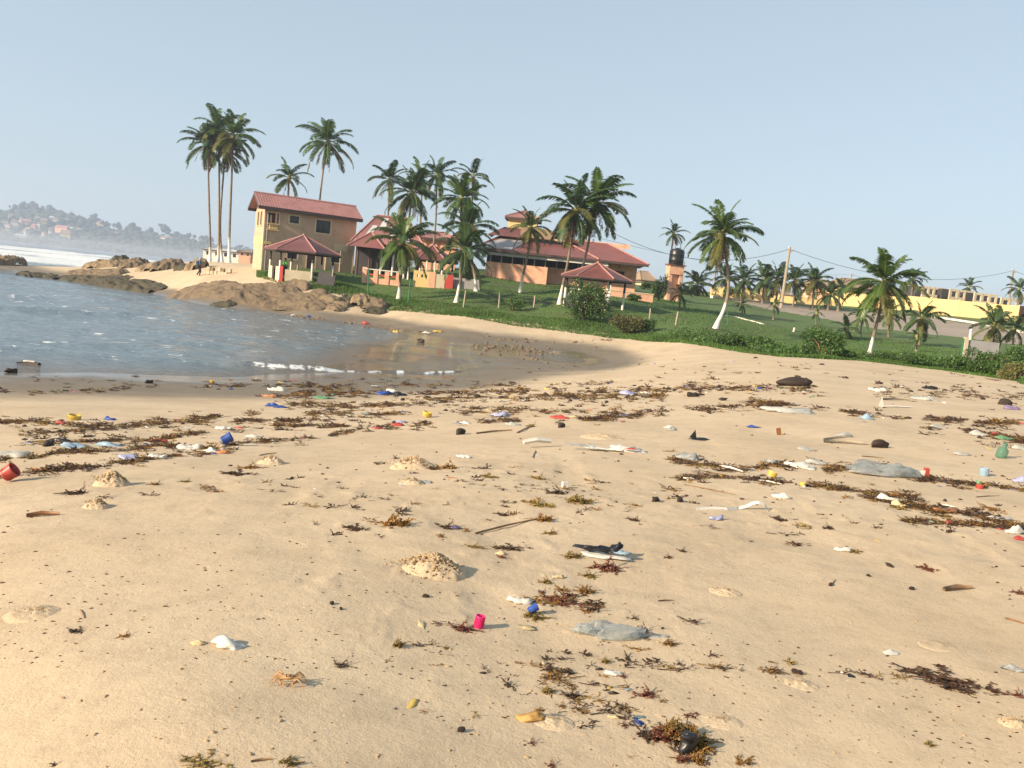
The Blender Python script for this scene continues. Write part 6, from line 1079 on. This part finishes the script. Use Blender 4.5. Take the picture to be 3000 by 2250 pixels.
for c, lo, hi, nm, lb in (('weedd',0,.60,'dark_seaweed_wrack','dark seaweed strewn in lines along the tidemarks'),('weed',.60,.78,'brown_seaweed_wrack','golden brown seaweed bits mixed in the tidemark lines'),('weedo',.78,.86,'olive_seaweed_wrack','olive seaweed bits mixed in the tidemark lines')):
    k = (sel >= lo) & (sel < hi); n = k.sum(); s = far_[k]**.6*rs.uniform(.035,.20,n)**1.0*(.5+big[k]); strew(nm, small[c], gx[k], gy[k], gz_[k], s, s*rs.uniform(.5,1.0,n), c, lb, 'seaweed', 7)
lt = [tmpl(lumpmesh(200+i, None, .4, (IV1, IF1))) for i in range(3)]; ct = [tmpl(crumple(300+i, None, .5, .6, 2)) for i in range(4)]
k = (sel >= .86) & (sel < .90); n = k.sum(); s = far_[k]*rs.uniform(.03,.09,n); strew('dark_pebble_lumps', lt, gx[k], gy[k], gz_[k]+s*.2, s, s*.7, 'lump', 'small dark lumps and pips among the seaweed lines', 'pebbles', 8)
# small countable scraps of litter in the bands: each its own object
PAL = [('pwhite',6,'white'),('lav',2,'pale bluish'),('red',3,'red'),('blue',2,'blue'),('yellow',2,'yellow'),('teal',1,'teal'),('foam',3,'beige'),('pink',1,'pink'),('orange',1,'orange'),('grey',3,'grey'),('black',3,'black'),('milk',3,'milky'),('green',1,'green')]
pool = [x for x in PAL for _ in range(x[1])]; CM = {}
def cm(m, v):
    if (m, v) not in CM: CM[(m, v)] = crumple(400+v, m, .55, .55, 2)
    return CM[(m, v)]
idx = np.where(sel >= .90)[0]; rr = random.Random(3); rr.shuffle(idx := list(idx)); idx = idx[:285]
def where(px, py):
    if px < 1000: a = 'left' if px < 500 else 'left centre'
    elif px < 2000: a = 'centre' if px < 1600 else 'right centre'
    else: a = 'right' if px < 2600 else 'far right'
    b = 'uppermost' if py < 1170 else 'upper' if py < 1240 else 'middle' if py < 1330 else 'lower' if py < 1480 else 'lowest'
    return a, b
made = {}
cols = ['far left','left','left of centre','just left of centre','centre','right of centre','right','far right']
for j in idx:
    m, _, cn = rr.choice(pool); s = float(far_[j])**.8*rr.uniform(.045,.11); a, b = where(*q[j]); v = rr.randrange(3); fl = rr.choice(['flat','peaked','long']); o = link('litter_scrap', cm(m, v)); col = cols[min(7, max(0, int(q[j][0]//375)))]
    key = f'{fl} {cn} litter in the {b} seaweed lines, {col}'; made.setdefault(key, []).append((q[j][0], o))
    put(o, (gx[j],gy[j],gz_[j]), rr.random()*6.28, dict(flat=(s*1.1,s,s*.4), peaked=(s,s*.8,s*1.3), long=(s*1.9,s*.7,s*.6))[fl], key, 'scrap', 'litter scraps in the tidemark lines')
for key, os_ in made.items():
    os_.sort(key=lambda t: t[0])
    if len(os_) > 1:
        for i, (_, o) in enumerate(os_): o['label'] = key+f', {["first","second","third","fourth","fifth","sixth"][min(i,5)]} from left'
# single crumbs scattered on open sand
n = 1500; qx = rs.uniform(0,3000,n); qy = 1240+1010*rs.rand(n)**.8; X, Y, Z = pix_ground(np.stack([qx,qy],1)); k = vn(X*.8, Y*.8, 3) > .42; X, Y, Z = X[k], Y[k], Z[k]; s = rs.uniform(.006,.020,len(X))**1.0*np.clip(np.hypot(X,Y)/6,.6,1.6)
strew('weed_crumbs', lt, X, Y, Z+s*.3, s, s*.7, 'weedd', 'tiny dark weed crumbs sprinkled over the open sand', 'crumbs', 9)
n = 500; qx = rs.uniform(0,3000,n); qy = 1500+750*rs.rand(n); X, Y, Z = pix_ground(np.stack([qx,qy],1)); s = rs.uniform(.005,.016,n); strew('sand_crumbs', lt, X, Y, Z+s*.2, s, s*.8, 'clod', 'small clods of damp sand over the foreground', 'sand crumbs', 10)
n = 420; P_ = scatter([(1380,1012),(1450,1018),(1560,1026),(1620,1030)], 10, 190, 55, .1); P2 = scatter([(850,922),(1000,945),(1100,960),(1250,976),(1400,990),(1560,1000),(1750,1002),(1800,990)], 5, 210, 56, .3); P3 = scatter([(1140,897),(1300,915),(1500,946),(1700,970)], 3, 60, 57, .3); HT = lambda P: np.array([hit(*p)[:] for p in P]).T
X, Y, Z = HT(np.vstack([P_,P2])); s = rs.uniform(.07,.25,len(X)); 
h_ = len(X)//2; strew('far_bank_stones', lt, X[:h_*2:2], Y[:h_*2:2], np.maximum(Z[:h_*2:2],.0), s[:h_*2:2], s[:h_*2:2]*.7, 'rock', 'dark stones and weed heaped on the far wet bank', 'stones', 11)
strew('far_bank_litter', ct, X[1::2], Y[1::2], np.maximum(Z[1::2],.0), s[1::2]*.5, s[1::2]*.45, 'drift', 'brown rubbish mixed in the stones of the far wet bank', 'litter', 12)
X, Y, Z = HT(P3); s = rs.uniform(.06,.2,len(X)); strew('edge_stones', lt, X, Y, Z, s, s*.6, 'beige', 'pale stones along the bottom edge of the lawn', 'stones', 13)
for j, (px, py, s) in enumerate([(2500,1048,40),(2486,1046,24),(2515,1050,30)]): p, m_ = sz(px,py,s); put(link('pale_stone', lumpmesh(500+j,'beige',.35)), p, j, (m_,m_*.6,m_*.5), ['larger white stone at the root of the whitewashed palm trunk','left small pale stone at the sand crest','pale stone touching the whitewashed trunk'][j], 'stone')
# ---------------------------------------------------------------- air
hb = MB().box(-2600, 2600, -60, 2650, -4.5, 96).build('haze', None); props(hb, kind='stuff', label='pale sea haze over the bay and beach', cat='haze')
hm = bpy.data.materials.new('haze air'); hm.use_nodes = True; nt = hm.node_tree; nt.nodes.remove(nt.nodes['Principled BSDF'])
pv = nt.nodes.new('ShaderNodeVolumePrincipled'); pv.inputs['Density'].default_value = .00036; pv.inputs['Color'].default_value = (.65,.76,.96,1); pv.inputs['Anisotropy'].default_value = .2
nt.links.new(pv.outputs[0], nt.nodes['Material Output'].inputs['Volume']); hb.data.materials.append(hm)

mb = MB().box(-1500, -95, 330, 1405, -1.5, 12).build('surf_mist', None); props(mb, kind='stuff', label='low salt mist hanging over the distant surf', cat='mist')
mm = hm.copy(); mm.name = 'surf mist air'; mm.node_tree.nodes['Principled Volume'].inputs['Density'].default_value = .00045; mm.node_tree.nodes['Principled Volume'].inputs['Color'].default_value = (.85,.88,.95,1); mb.data.materials.append(mm)
